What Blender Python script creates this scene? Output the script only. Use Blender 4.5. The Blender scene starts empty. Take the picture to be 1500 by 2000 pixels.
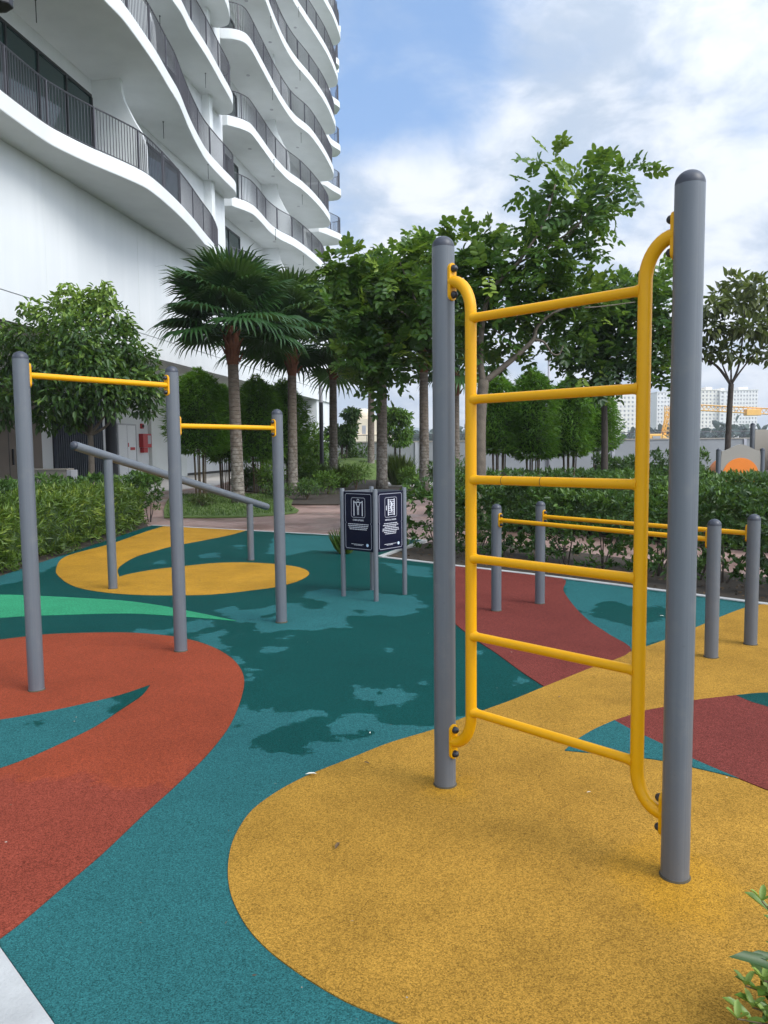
import bpy, bmesh, math, random
import numpy as np
from mathutils import Vector, Matrix
random.seed(7); RNG = np.random.default_rng(7)
SC = bpy.context.scene
COL = SC.collection
R = math.radians

# ------------------------------------------------------------------ camera
F_PX, PITCH, ROLL, EYE = 1500.0, R(4.775), R(0.59), 1.5
cam_data = bpy.data.cameras.new('camera'); cam = bpy.data.objects.new('camera', cam_data); COL.objects.link(cam)
_r0 = Vector((1, 0, 0)); _u0 = Vector((0, math.sin(PITCH), math.cos(PITCH))); _f = Vector((0, math.cos(PITCH), -math.sin(PITCH)))
_r = _r0*math.cos(ROLL) - _u0*math.sin(ROLL); _u = _r0*math.sin(ROLL) + _u0*math.cos(ROLL)
cam.matrix_world = Matrix(((_r.x, _u.x, -_f.x, 0), (_r.y, _u.y, -_f.y, 0), (_r.z, _u.z, -_f.z, EYE), (0, 0, 0, 1)))
cam_data.sensor_fit = 'VERTICAL'; cam_data.sensor_height = 36; cam_data.lens = 36*F_PX/2000
cam_data.clip_start = 0.05; cam_data.clip_end = 6000
SC.camera = cam

# ------------------------------------------------------------------ light
SUN_DIR = Vector((0.60, -0.40, 0.70)).normalized()
SUN_EL = math.asin(SUN_DIR.z); SUN_AZ = math.atan2(SUN_DIR.x, SUN_DIR.y)
W = bpy.data.worlds.new('World'); SC.world = W; W.use_nodes = True
SC.view_settings.view_transform = 'Standard'; SC.view_settings.look = 'None'
SC.view_settings.gamma = 1; SC.view_settings.use_curve_mapping = False
SC.view_settings.exposure = 0.95
sun_data = bpy.data.lights.new('sun', 'SUN'); sun_data.energy = 1.5; sun_data.angle = R(28); sun_data.color = (1, .97, .92)
sun = bpy.data.objects.new('sun', sun_data); COL.objects.link(sun)
sun.rotation_euler = (-SUN_DIR).to_track_quat('-Z', 'Y').to_euler()

def pix_dir(x, y):
    d = _f + _r*((x-750)/F_PX) - _u*((y-1000)/F_PX)
    return d.normalized()

class NT:
    """small node-tree helper"""
    def __init__(s, tree): s.t = tree; s.n = tree.nodes; s.l = tree.links
    def add(s, typ, **kw):
        nd = s.n.new(typ)
        for k, v in kw.items():
            if k.startswith('_'): setattr(nd, k[1:], v)
        for k, v in kw.items():
            if not k.startswith('_'):
                key = int(k[1:]) if k[0] == 'i' and k[1:].isdigit() else k.replace('__', ' ')
                s.set(nd.inputs[key], v)
        return nd
    def set(s, sock, v):
        if isinstance(v, bpy.types.NodeSocket): s.l.new(v, sock)
        elif isinstance(v, (tuple, list)) and len(v) == 3 and sock.type == 'RGBA': sock.default_value = (*v, 1)
        else: sock.default_value = v
    def math(s, op, a, b=0.0, c=0.0, clamp=False):
        nd = s.n.new('ShaderNodeMath'); nd.operation = op; nd.use_clamp = clamp
        s.set(nd.inputs[0], a); s.set(nd.inputs[1], b); s.set(nd.inputs[2], c); return nd.outputs[0]
    def mix(s, f, a, b, mode='MIX'):
        nd = s.n.new('ShaderNodeMix'); nd.data_type = 'RGBA'; nd.blend_type = mode
        s.set(nd.inputs[0], f); s.set(nd.inputs[6], a); s.set(nd.inputs[7], b); return nd.outputs[2]
    def noise(s, vec, scale, detail=4, rough=.55, dist=0.0):
        nd = s.add('ShaderNodeTexNoise', Scale=scale, Detail=detail, Roughness=rough, Distortion=dist)
        if vec is not None: s.l.new(vec, nd.inputs['Vector'])
        return nd.outputs[0]
    def ramp(s, f, stops):
        nd = s.n.new('ShaderNodeValToRGB'); s.set(nd.inputs[0], f)
        e = nd.color_ramp.elements
        while len(e) < len(stops): e.new(.5)
        for k, (p, c) in enumerate(stops):
            e[k].position = p; e[k].color = (*c, 1) if len(c) == 3 else c
        return nd.outputs[0]
    def rng(s, v, a, b, c=0.0, d=1.0, smooth=True):
        nd = s.n.new('ShaderNodeMapRange'); nd.interpolation_type = 'SMOOTHSTEP' if smooth else 'LINEAR'
        s.set(nd.inputs[0], v)
        for k, q in enumerate((a, b, c, d)): s.set(nd.inputs[k+1], q)
        return nd.outputs[0]

def build_world():
    t = NT(W.node_tree); t.n.clear()
    out = t.add('ShaderNodeOutputWorld'); bg = t.add('ShaderNodeBackground', Strength=0.10)
    t.l.new(bg.outputs[0], out.inputs[0])
    sky = t.add('ShaderNodeTexSky', _sky_type='NISHITA', _sun_disc=False, _sun_elevation=SUN_EL, _sun_rotation=SUN_AZ,
                _air_density=1.0, _dust_density=1.2, _ozone_density=1.5)
    tc = t.add('ShaderNodeTexCoord'); sep = t.add('ShaderNodeSeparateXYZ'); t.l.new(tc.outputs['Generated'], sep.inputs[0])
    zz = t.math('ADD', t.math('MAXIMUM', sep.outputs[2], 0.0), 0.30)
    px = t.math('DIVIDE', sep.outputs[0], zz); py = t.math('DIVIDE', sep.outputs[1], zz)
    cmb = t.add('ShaderNodeCombineXYZ'); t.l.new(px, cmb.inputs[0]); t.l.new(py, cmb.inputs[1])
    v = cmb.outputs[0]
    n1 = t.noise(v, 3.1, 10, .60, .35)
    bias = None
    def blob(x, y, deg, amt):
        nonlocal bias
        d = pix_dir(x, y)
        dp = t.add('ShaderNodeVectorMath', _operation='DOT_PRODUCT'); t.l.new(tc.outputs['Generated'], dp.inputs[0]); dp.inputs[1].default_value = d
        g = t.math('MULTIPLY', t.rng(dp.outputs['Value'], math.cos(R(deg)), 1.0), amt)
        bias = g if bias is None else t.math('ADD', bias, g)
    blob(730, 90, 11, -.20); blob(700, 280, 8, -.12); blob(880, 120, 8, -.07); blob(980, 20, 6, -.05); blob(1200, 480, 6, -.06)
    blob(1120, 60, 7, .10); blob(1330, 260, 13, .06); blob(880, 380, 10, .10); blob(1430, 60, 8, -.04); blob(760, 430, 7, .10)
    low = t.rng(sep.outputs[2], 0.0, 0.40, .22, 0.04)
    m = t.rng(t.math('ADD', t.math('ADD', n1, bias), low), .22, .66)
    n2 = t.noise(v, 5.2, 8, .62, .3)
    n3 = t.noise(v, 2.0, 4, .5, 0)
    shade = t.rng(t.math('ADD', t.math('MULTIPLY', n2, .6), t.math('MULTIPLY', n3, .5)), .45, .64)
    ccol = t.mix(shade, (2.9, 3.5, 4.4), (5.3, 5.55, 5.95))
    blue = t.mix(.5, sky.outputs[0], (1.6, 3.0, 5.6))
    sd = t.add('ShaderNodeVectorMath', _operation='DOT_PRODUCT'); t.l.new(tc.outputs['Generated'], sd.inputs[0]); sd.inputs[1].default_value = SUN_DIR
    cloud_fill = t.rng(sd.outputs['Value'], .05, 1.0, 1.0, 2.9)          # cloud brightens towards the sun, added out of view as fill light
    gs = t.add('ShaderNodeVectorMath', _operation='SCALE'); t.l.new(ccol, gs.inputs[0]); t.l.new(cloud_fill, gs.inputs['Scale'])
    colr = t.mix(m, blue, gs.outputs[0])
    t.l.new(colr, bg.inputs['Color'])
build_world()

# ------------------------------------------------------------------ materials
def mat(name): 
    m = bpy.data.materials.new(name); m.use_nodes = True
    t = NT(m.node_tree); b = t.n['Principled BSDF']
    return m, t, b
def obj_coord(t):
    return t.add('ShaderNodeTexCoord').outputs['Object']
def plain(name, col, rough=.6, metal=0.0, var=.12, scale=3.0, bump=0.0, bscale=60, spec=.5, coat=0.0):
    m, t, b = mat(name); co = obj_coord(t)
    n = t.noise(co, scale, 5, .6)
    f = t.rng(n, .3, .7, 1-var, 1+var, smooth=False)
    mul = t.add('ShaderNodeVectorMath', _operation='SCALE'); mul.inputs[0].default_value = col; t.l.new(f, mul.inputs['Scale'])
    t.l.new(mul.outputs[0], b.inputs['Base Color'])
    b.inputs['Metallic'].default_value = metal; b.inputs['Specular IOR Level'].default_value = spec
    rg = t.rng(t.noise(co, scale*4, 4), .3, .7, max(.05, rough-.08), min(1, rough+.08), smooth=False)
    t.l.new(rg, b.inputs['Roughness'])
    if coat: b.inputs['Coat Weight'].default_value = coat; b.inputs['Coat Roughness'].default_value = .15
    if bump:
        bp = t.add('ShaderNodeBump', Strength=bump, Distance=.01); t.l.new(t.noise(co, bscale, 4), bp.inputs['Height'])
        t.l.new(bp.outputs[0], b.inputs['Normal'])
    return m
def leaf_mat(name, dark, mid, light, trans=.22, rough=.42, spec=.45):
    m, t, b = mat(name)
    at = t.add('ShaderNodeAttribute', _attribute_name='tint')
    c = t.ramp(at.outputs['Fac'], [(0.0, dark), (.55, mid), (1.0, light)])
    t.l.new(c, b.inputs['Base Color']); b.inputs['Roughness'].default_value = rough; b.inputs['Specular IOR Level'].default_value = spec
    tr = t.add('ShaderNodeBsdfTranslucent'); t.l.new(t.mix(.35, c, (.22, .34, .04)), tr.inputs['Color'])
    mx = t.add('ShaderNodeMixShader', i0=trans); t.l.new(b.outputs[0], mx.inputs[1]); t.l.new(tr.outputs[0], mx.inputs[2])
    t.l.new(mx.outputs[0], t.n['Material Output'].inputs[0])
    return m
def rubber(name, dry, wet, field=None, wet_all=0.0, blot=.10, soft=.012):
    """poured rubber granules; 'dryness' point attribute (m) splits damp and dry areas"""
    m, t, b = mat(name); co = t.add('ShaderNodeTexCoord').outputs['Object']
    g1 = t.add('ShaderNodeTexVoronoi', Scale=270.0); t.l.new(co, g1.inputs['Vector'])
    g2 = t.noise(co, 190, 2, .7); g3 = t.noise(co, 60, 3, .6)
    cellv = t.add('ShaderNodeSeparateColor'); t.l.new(g1.outputs['Color'], cellv.inputs[0])
    gran = t.math('ADD', t.math('MULTIPLY', cellv.outputs[0], .55), t.math('ADD', t.math('MULTIPLY', g2, .45), t.math('MULTIPLY', g3, .25)))
    gv = t.rng(gran, .25, 1.0, .40, 1.58, smooth=False)
    if field:
        at = t.add('ShaderNodeAttribute', _attribute_name='dryness')
        edge = t.math('ADD', t.math('MULTIPLY', t.math('SUBTRACT', t.noise(co, 5.0, 10, .74), .5), .42),
                      t.math('MULTIPLY', t.math('SUBTRACT', t.noise(co, 1.7, 3, .5), .5), .10))
        d = t.rng(t.math('ADD', at.outputs['Fac'], edge), -soft, soft)
        col = t.mix(d, wet, dry)
    else:
        d = None; col = dry
    bl = t.rng(t.math('ADD', t.math('MULTIPLY', t.noise(co, 1.1, 6, .62), .6), t.math('MULTIPLY', t.noise(co, 3.7, 5, .6), .4)), .32, .68, 1-blot, 1+blot, smooth=False)
    sc = t.add('ShaderNodeVectorMath', _operation='SCALE'); t.set(sc.inputs[0], col) if isinstance(col, bpy.types.NodeSocket) else setattr(sc.inputs[0], 'default_value', col)
    t.l.new(t.math('MULTIPLY', gv, bl), sc.inputs['Scale'])
    t.l.new(sc.outputs[0], b.inputs['Base Color'])
    if d is not None: t.l.new(t.rng(d, 0, 1, .55, .9, smooth=False), b.inputs['Roughness'])
    else: b.inputs['Roughness'].default_value = .88
    b.inputs['Specular IOR Level'].default_value = .05
    bp = t.add('ShaderNodeBump', Strength=.55, Distance=.004); t.l.new(gran, bp.inputs['Height']); t.l.new(bp.outputs[0], b.inputs['Normal'])
    return m

M = {}
M['post'] = None
M['cap'] = plain('dark_plastic_cap', (.035, .04, .055), .45, 0, .1, 12)
M['yellow'] = plain('yellow_powder_coat', (.66, .315, .003), .36, 0, .04, 5, spec=.35)
M['bolt'] = plain('black_bolt_cap', (.016, .016, .02), .4, 0, .1, 30)
M['seal'] = plain('dark_joint_ring', (.06, .05, .03), .9, 0, .2, 30)
M['navy'] = plain('navy_sign_board', (.003, .0035, .018), .45, 0, .1, 4, spec=.2)
M['print'] = plain('white_print', (.62, .63, .68), .5, 0, .03, 4)
M['printdim'] = plain('grey_print', (.34, .35, .40), .5, 0, .03, 4)
M['printblue'] = plain('pale_blue_print', (.55, .66, .82), .5, 0, .03, 4)
M['white_wall'] = None
M['fascia'] = plain('white_render_fascia', (.70, .72, .72), .75, 0, .05, 1.2, .15, 30)
M['soffit'] = plain('pale_soffit_paint', (.66, .68, .66), .85, 0, .05, .8)
M['rail'] = plain('dark_bronze_railing', (.070, .068, .080), .5, .1, .1, 4)
M['frame'] = plain('black_window_frame', (.02, .022, .024), .4, .2, .1, 4)
M['curtain'] = plain('white_curtain', (.7, .72, .72), .9, 0, .1, 3)
M['beige'] = plain('beige_wall_panel', (.17, .14, .115), .7, 0, .12, 1.5)
M['louvre'] = plain('blue_grey_louvre', (.045, .055, .075), .5, .1, .1, 3)
M['black'] = plain('black_painted_steel', (.010, .011, .016), .5, 0, .1, 3)
M['lampgrey'] = plain('grey_lamp_diffuser', (.40, .40, .43), .4, 0, .04, 3)
M['door'] = plain('white_door_paint', (.72, .73, .74), .5, 0, .03, 2)
M['red'] = plain('red_cabinet_paint', (.42, .012, .015), .4, 0, .08, 5)
M['steel'] = plain('steel_handle', (.45, .45, .46), .35, .8, .05, 9)
M['greenblk'] = plain('dark_green_sign', (.01, .05, .04), .5, 0, .1, 9)
M['conc'] = plain('pale_concrete_kerb', (.37, .375, .37), .85, 0, .22, 3, .3, 90)
M['deck'] = plain('pale_paving', (.50, .47, .44), .8, 0, .12, 1.5, .2, 40)
M['soil'] = plain('damp_soil', (.036, .026, .017), .95, 0, .35, 6, .9, 30)
M['ground'] = plain('grassy_ground', (.055, .085, .028), .95, 0, .3, .6, .6, 12)
M['lawn'] = plain('lawn_turf', (.075, .12, .022), .95, 0, .25, 2.2, .9, 60)
M['bark'] = plain('grey_brown_bark', (.12, .098, .075), .9, 0, .3, 9, .9, 40)
M['barkdark'] = plain('dark_wet_bark', (.055, .043, .035), .9, 0, .3, 9, .9, 40)
M['stem'] = plain('brown_stem', (.11, .075, .04), .85, 0, .25, 12)
M['fibre'] = plain('reddish_palm_fibre', (.13, .045, .02), .95, 0, .35, 14, 1, 60)
M['stake'] = plain('timber_stake', (.20, .13, .07), .85, 0, .2, 9)
M['wallgrey'] = plain('grey_boundary_wall', (.26, .27, .28), .85, 0, .10, .7)
M['taupe'] = plain('taupe_play_panel', (.30, .275, .235), .55, 0, .04, 2)
M['orange'] = plain('orange_play_tunnel', (.75, .20, .012), .45, 0, .06, 2)
M['tan'] = plain('tan_play_roof', (.52, .36, .20), .5, 0, .04, 2)
M['cranes'] = plain('orange_crane_paint', (.80, .44, .10), .5, 0, .08, .5)
M['cream'] = plain('cream_tower_render', (.80, .75, .67), .9, 0, .06, .05)
M['paleblock'] = plain('pale_grey_tower_render', (.76, .74, .71), .9, 0, .06, .05)
M['winhaze'] = plain('hazed_far_window', (.36, .36, .38), .4, 0, .2, .3)  # lightened grey, distance haze put into the window colour
M['domed'] = plain('cream_dome_render', (.70, .60, .46), .9, 0, .06, .2)
M['leaf_litter'] = plain('dry_leaf_brown', (.10, .06, .025), .8, 0, .3, 30)
M['litter_white'] = plain('pale_dry_leaf', (.62, .60, .52), .8, 0, .1, 30)

M['grit'] = leaf_mat('grit_and_crumbs', (.03, .022, .012), (.12, .09, .05), (.6, .58, .5), .0, .8)
M['lf_round'] = leaf_mat('leaf_glossy_tree', (.018, .048, .012), (.056, .126, .020), (.26, .38, .06), .32)
M['lf_pinnate'] = leaf_mat('leaf_pinnate_tree', (.018, .052, .014), (.058, .140, .018), (.22, .32, .035), .40)
M['lf_palm'] = leaf_mat('leaf_fan_palm', (.012, .042, .012), (.026, .078, .018), (.06, .12, .03), .20, .42, .3)
M['lf_bamboo'] = leaf_mat('leaf_clipped_bamboo', (.050, .155, .009), (.115, .27, .018), (.20, .36, .04), .45)
M['lf_bronze'] = leaf_mat('leaf_bronze_tree', (.035, .050, .016), (.085, .108, .028), (.19, .22, .05), .32)
M['lf_hedge_light'] = leaf_mat('leaf_feathery_hedge', (.035, .075, .010), (.095, .165, .018), (.25, .31, .04), .30)
M['lf_hedge_dark'] = leaf_mat('leaf_dark_hedge', (.018, .050, .012), (.054, .122, .022), (.14, .24, .04), .30)
M['lf_shrub'] = leaf_mat('leaf_mid_shrub', (.040, .10, .011), (.10, .21, .022), (.20, .31, .04), .36)
M['lf_bright'] = leaf_mat('leaf_bright_shrub', (.025, .07, .012), (.085, .17, .02), (.26, .36, .07), .28)
M['lf_grass'] = leaf_mat('leaf_grass', (.045, .09, .014), (.085, .155, .022), (.15, .21, .04), .22)
M['lf_farwood'] = leaf_mat('leaf_far_wood', (.035, .06, .055), (.055, .088, .075), (.085, .12, .09), .1)
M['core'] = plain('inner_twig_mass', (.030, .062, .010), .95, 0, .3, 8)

def post_mat():
    m, t, b = mat('grey_painted_aluminium'); co = obj_coord(t)
    mp = t.add('ShaderNodeMapping'); t.l.new(co, mp.inputs[0]); mp.inputs['Scale'].default_value = (45, 45, 1.2)
    drip = t.rng(t.noise(mp.outputs[0], 1.0, 5, .6), .35, .7); dust = t.rng(t.noise(co, 9, 7, .7), .5, .75)
    sp = t.rng(t.noise(co, 55, 4, .7), .66, .74)
    c = t.mix(t.math('MULTIPLY', drip, .30), (.104, .116, .132), (.142, .155, .170)); c = t.mix(t.math('MULTIPLY', dust, .30), c, (.175, .175, .165))
    c = t.mix(t.math('MULTIPLY', sp, .35), c, (.07, .07, .07))
    t.l.new(c, b.inputs['Base Color']); t.l.new(t.rng(dust, 0, 1, .36, .60, smooth=False), b.inputs['Roughness'])
    return m
M['post'] = post_mat()
def yellow_mat():
    m, t, b = mat('yellow_powder_coat'); co = obj_coord(t)
    n = t.noise(co, 7, 7, .7); wear = t.rng(n, .56, .72); sp = t.rng(t.noise(co, 70, 4, .7), .68, .74)
    c = t.mix(t.math('MULTIPLY', wear, .35), (.68, .325, .0010), (.58, .275, .008)); c = t.mix(t.math('MULTIPLY', sp, .5), c, (.16, .10, .03))
    t.l.new(c, b.inputs['Base Color']); t.l.new(t.rng(n, .3, .7, .28, .50, smooth=False), b.inputs['Roughness']); b.inputs['Specular IOR Level'].default_value = .28
    return m
M['yellow'] = yellow_mat()
def wall_mat():
    m, t, b = mat('white_wall_render'); co = obj_coord(t)
    mp = t.add('ShaderNodeMapping'); t.l.new(co, mp.inputs[0]); mp.inputs['Scale'].default_value = (1.6, 1.6, .07)
    n = t.noise(mp.outputs[0], 1.0, 6, .6); n2 = t.noise(co, .5, 4, .5)
    f = t.rng(t.math('ADD', t.math('MULTIPLY', n, .6), t.math('MULTIPLY', n2, .4)), .36, .64)
    t.l.new(t.mix(f, (.64, .66, .67), (.70, .715, .72)), b.inputs['Base Color']); b.inputs['Roughness'].default_value = .8
    return m
M['white_wall'] = wall_mat()
def glass_mat():
    m, t, b = mat('dark_window_glass')
    b.inputs['Base Color'].default_value = (.018, .040, .038, 1); b.inputs['Roughness'].default_value = .06
    b.inputs['Specular IOR Level'].default_value = .6
    return m
M['glass'] = glass_mat()
def trunk_ring_mat():
    m, t, b = mat('ringed_palm_trunk'); co = obj_coord(t)
    sep = t.add('ShaderNodeSeparateXYZ'); t.l.new(co, sep.inputs[0])
    w = t.math('FRACT', t.math('ADD', t.math('MULTIPLY', sep.outputs[2], 9.0), t.math('MULTIPLY', t.noise(co, 6, 3), 1.2)))
    ring = t.rng(t.math('ABSOLUTE', t.math('SUBTRACT', w, .5)), .36, .5)
    n = t.noise(co, 7, 6, .65)
    c = t.mix(t.rng(n, .38, .62), (.110, .088, .066), (.27, .245, .21))
    low = t.rng(t.math('ADD', sep.outputs[2], t.math('MULTIPLY', t.noise(co, 2, 4), 1.2)), 1.2, 3.4)
    c = t.mix(t.math('MULTIPLY', low, .75), c, (.12, .088, .062))
    c = t.mix(t.math('MULTIPLY', ring, .6), c, (.05, .042, .034))
    t.l.new(c, b.inputs['Base Color']); b.inputs['Roughness'].default_value = .9
    bp = t.add('ShaderNodeBump', Strength=.7, Distance=.02); t.l.new(t.math('SUBTRACT', n, ring), bp.inputs['Height']); t.l.new(bp.outputs[0], b.inputs['Normal'])
    return m
M['ringtrunk'] = trunk_ring_mat()
def path_mat():
    m, t, b = mat('stamped_red_concrete'); co = obj_coord(t)
    n = t.noise(co, .7, 6, .6); n2 = t.noise(co, 5, 5, .6)
    c = t.mix(t.rng(n, .35, .65), (.18, .098, .082), (.34, .22, .185)); c = t.mix(t.rng(n2, .4, .7, 0, .35), c, (.36, .28, .24))
    br = t.add('ShaderNodeTexBrick', Scale=2.2, Mortar__Size=.012); t.l.new(co, br.inputs['Vector'])
    br.inputs['Color1'].default_value = (1, 1, 1, 1); br.inputs['Color2'].default_value = (.9, .9, .9, 1); br.inputs['Mortar'].default_value = (.72, .72, .72, 1)
    t.l.new(t.mix(1.0, c, br.outputs[0], 'MULTIPLY'), b.inputs['Base Color'])
    t.l.new(t.rng(n, .4, .6, .3, .6), b.inputs['Roughness'])
    return m
M['path'] = path_mat()

M['teal'] = rubber('teal_rubber', (.0215, .101, .105), (.0034, .049, .0445), True)
M['ylw'] = rubber('yellow_rubber', (.300, .164, .028), (.350, .182, .020), True, blot=.24, soft=.09)
M['redr'] = rubber('red_rubber', (.190, .041, .025), (.225, .045, .021), True, blot=.14, soft=.03)
M['maroon'] = rubber('maroon_rubber', (0.1400, 0.0336, 0.0272), None, False, blot=.15)
M['mint'] = rubber('mint_rubber', (0.0320, 0.2240, 0.1120), None, False, blot=.10)

# ------------------------------------------------------------------ mesh helpers
class MB:
    def __init__(s): s.v = []; s.f = []; s.mi = []
    def add(s, vs, fs, mi=0):
        o = len(s.v); s.v += [tuple(map(float, p)) for p in vs]; s.f += [tuple(i+o for i in f) for f in fs]; s.mi += [mi]*len(fs)
    def box(s, c, size, rz=0, mi=0, mtx=None):
        hx, hy, hz = size[0]/2, size[1]/2, size[2]/2
        ps = [Vector((x, y, z)) for z in (-hz, hz) for y in (-hy, hy) for x in (-hx, hx)]
        m = mtx if mtx is not None else Matrix.Rotation(rz, 3, 'Z')
        s.add([Vector(c) + m @ p for p in ps], [(0, 2, 3, 1), (4, 5, 7, 6), (0, 1, 5, 4), (2, 6, 7, 3), (0, 4, 6, 2), (1, 3, 7, 5)], mi)
    def tube(s, path, rad, n=12, caps=True, mi=0):
        path = [Vector(p) for p in path]; N = len(path)
        rs = rad if isinstance(rad, (list, tuple)) else [rad]*N
        prev = None; rings = []
        for i, p in enumerate(path):
            d = (path[min(i+1, N-1)] - path[max(i-1, 0)]).normalized()
            if prev is None:
                a = Vector((0, 0, 1)) if abs(d.z) < .9 else Vector((1, 0, 0)); x = d.cross(a).normalized()
            else: x = (prev - d*prev.dot(d)).normalized()
            prev = x; y = d.cross(x)
            rings.append([p + (x*math.cos(2*math.pi*k/n) + y*math.sin(2*math.pi*k/n))*rs[i] for k in range(n)])
        vs = [q for r_ in rings for q in r_]
        fs = [(i*n+k, i*n+(k+1) % n, (i+1)*n+(k+1) % n, (i+1)*n+k) for i in range(N-1) for k in range(n)]
        if caps: fs += [tuple(range(n-1, -1, -1)), tuple((N-1)*n+k for k in range(n))]
        s.add(vs, fs, mi)
    def lathe(s, prof, n=24, c=(0, 0, 0), axis=None, mi=0, rfun=None):
        m = axis.to_track_quat('Z', 'Y').to_matrix() if axis is not None else Matrix.Identity(3)
        vs = []; 
        for r_, z in prof:
            for k in range(n):
                a = 2*math.pi*k/n; q = r_*(rfun(a) if rfun else 1)
                vs.append(Vector(c) + m @ Vector((q*math.cos(a), q*math.sin(a), z)))
        N = len(prof)
        fs = [(i*n+k, i*n+(k+1) % n, (i+1)*n+(k+1) % n, (i+1)*n+k) for i in range(N-1) for k in range(n)]
        fs += [tuple(range(n-1, -1, -1)), tuple((N-1)*n+k for k in range(n))]
        s.add(vs, fs, mi)
    def prism(s, poly, z0, z1, mi=0, fn=None):
        """poly (x,y) counter-clockwise, extruded; fn maps (a,b,c) to world"""
        fn = fn or (lambda a, b, c: (a, b, c)); n = len(poly)
        vs = [fn(x, y, z0) for x, y in poly] + [fn(x, y, z1) for x, y in poly]
        fs = [tuple(range(n-1, -1, -1)), tuple(range(n, 2*n))] + [(k, (k+1) % n, n+(k+1) % n, n+k) for k in range(n)]
        s.add(vs, fs, mi)
    def build(s, name, mats, parent=None, smooth=False, auto=None, bevel=0, origin=None):
        me = bpy.data.meshes.new(name)
        o0 = Vector(origin) if origin is not None else None
        me.from_pydata([tuple(Vector(p)-o0) for p in s.v] if o0 is not None else s.v, [], s.f)
        for q in (mats if isinstance(mats, (list, tuple)) else [mats]): me.materials.append(q)
        if any(s.mi): me.polygons.foreach_set('material_index', s.mi)
        me.update()
        bm = bmesh.new(); bm.from_mesh(me); bmesh.ops.recalc_face_normals(bm, faces=bm.faces); bm.to_mesh(me); bm.free()
        if smooth:
            me.polygons.foreach_set('use_smooth', [True]*len(me.polygons))
            if auto is not None: me.set_sharp_from_angle(angle=R(auto))
        o = bpy.data.objects.new(name, me); COL.objects.link(o)
        if parent is not None: o.parent = parent
        if o0 is not None: o.location = o0
        if bevel:
            md = o.modifiers.new('bevel', 'BEVEL'); md.width = bevel; md.segments = 2; md.limit_method = 'ANGLE'
        return o

def np_mesh(name, V, faces_flat, face_sizes, m, tint=None, parent=None, smooth=False):
    me = bpy.data.meshes.new(name)
    V = np.asarray(V, np.float32); fl = np.asarray(faces_flat, np.int32); fs = np.asarray(face_sizes, np.int32)
    me.vertices.add(len(V)); me.vertices.foreach_set('co', V.ravel())
    me.loops.add(len(fl)); me.loops.foreach_set('vertex_index', fl)
    me.polygons.add(len(fs)); st = np.zeros(len(fs), np.int32); st[1:] = np.cumsum(fs)[:-1]
    me.polygons.foreach_set('loop_start', st); me.polygons.foreach_set('loop_total', fs)
    me.update(calc_edges=True); me.validate()
    if tint is not None:
        a = me.attributes.new('tint', 'FLOAT', 'POINT'); a.data.foreach_set('value', np.asarray(tint, np.float32))
    if smooth: me.polygons.foreach_set('use_smooth', [True]*len(fs))
    me.materials.append(m)
    o = bpy.data.objects.new(name, me); COL.objects.link(o)
    if parent is not None: o.parent = parent
    return o

T_LEAF = (np.array([(0, 0, 0), (.28, .5, .10), (.68, .40, .06), (1, 0, -.14), (.68, -.40, .06), (.28, -.5, .10)], float), [(0, 1, 2, 3), (0, 3, 4, 5)])
T_KITE = (np.array([(0, 0, 0), (.42, .5, .06), (1, 0, -.06), (.42, -.5, .06)], float), [(0, 1, 2), (0, 2, 3)])
def unit(a): return a/np.maximum(np.linalg.norm(a, axis=-1, keepdims=True), 1e-9)
T_OVAL = (np.array([(0, 0, 0), (.18, .36, .06), (.5, .5, .08), (.82, .36, .03), (1, 0, -.10), (.82, -.36, .03), (.5, -.5, .08), (.18, -.36, .06)], float), [(0, 1, 2, 3, 4), (0, 4, 5, 6, 7)])
class Leaves:
    def __init__(s): s.V = []; s.F = []; s.S = []; s.T = []; s.n = 0
    def add(s, P, D, N, L, Wd, tint, tmpl=T_KITE):
        P = np.asarray(P, float); n = len(P)
        if n == 0: return
        D = unit(np.asarray(D, float)); S_ = unit(np.cross(np.asarray(N, float), D)); N2 = np.cross(D, S_)
        L = np.broadcast_to(L, (n,)); Wd = np.broadcast_to(Wd, (n,))
        tv, tf = tmpl; k = len(tv)
        V = P[:, None] + D[:, None]*(tv[None, :, 0:1]*L[:, None, None]) + S_[:, None]*(tv[None, :, 1:2]*Wd[:, None, None]) + N2[:, None]*(tv[None, :, 2:3]*L[:, None, None])
        s.V.append(V.reshape(-1, 3))
        base = s.n + np.arange(n)*k
        pat = np.concatenate([np.array(f) for f in tf]); s.F.append((base[:, None]+pat[None]).ravel())
        s.S.append(np.tile([len(f) for f in tf], n)); s.T.append(np.repeat(np.broadcast_to(tint, (n,)), k)); s.n += n*k
    def build(s, name, m, parent=None):
        return np_mesh(name, np.concatenate(s.V), np.concatenate(s.F), np.concatenate(s.S), m, np.clip(np.concatenate(s.T), 0, 1), parent)

def rnd_dirs(n):
    return unit(RNG.normal(size=(n, 3)))

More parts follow.
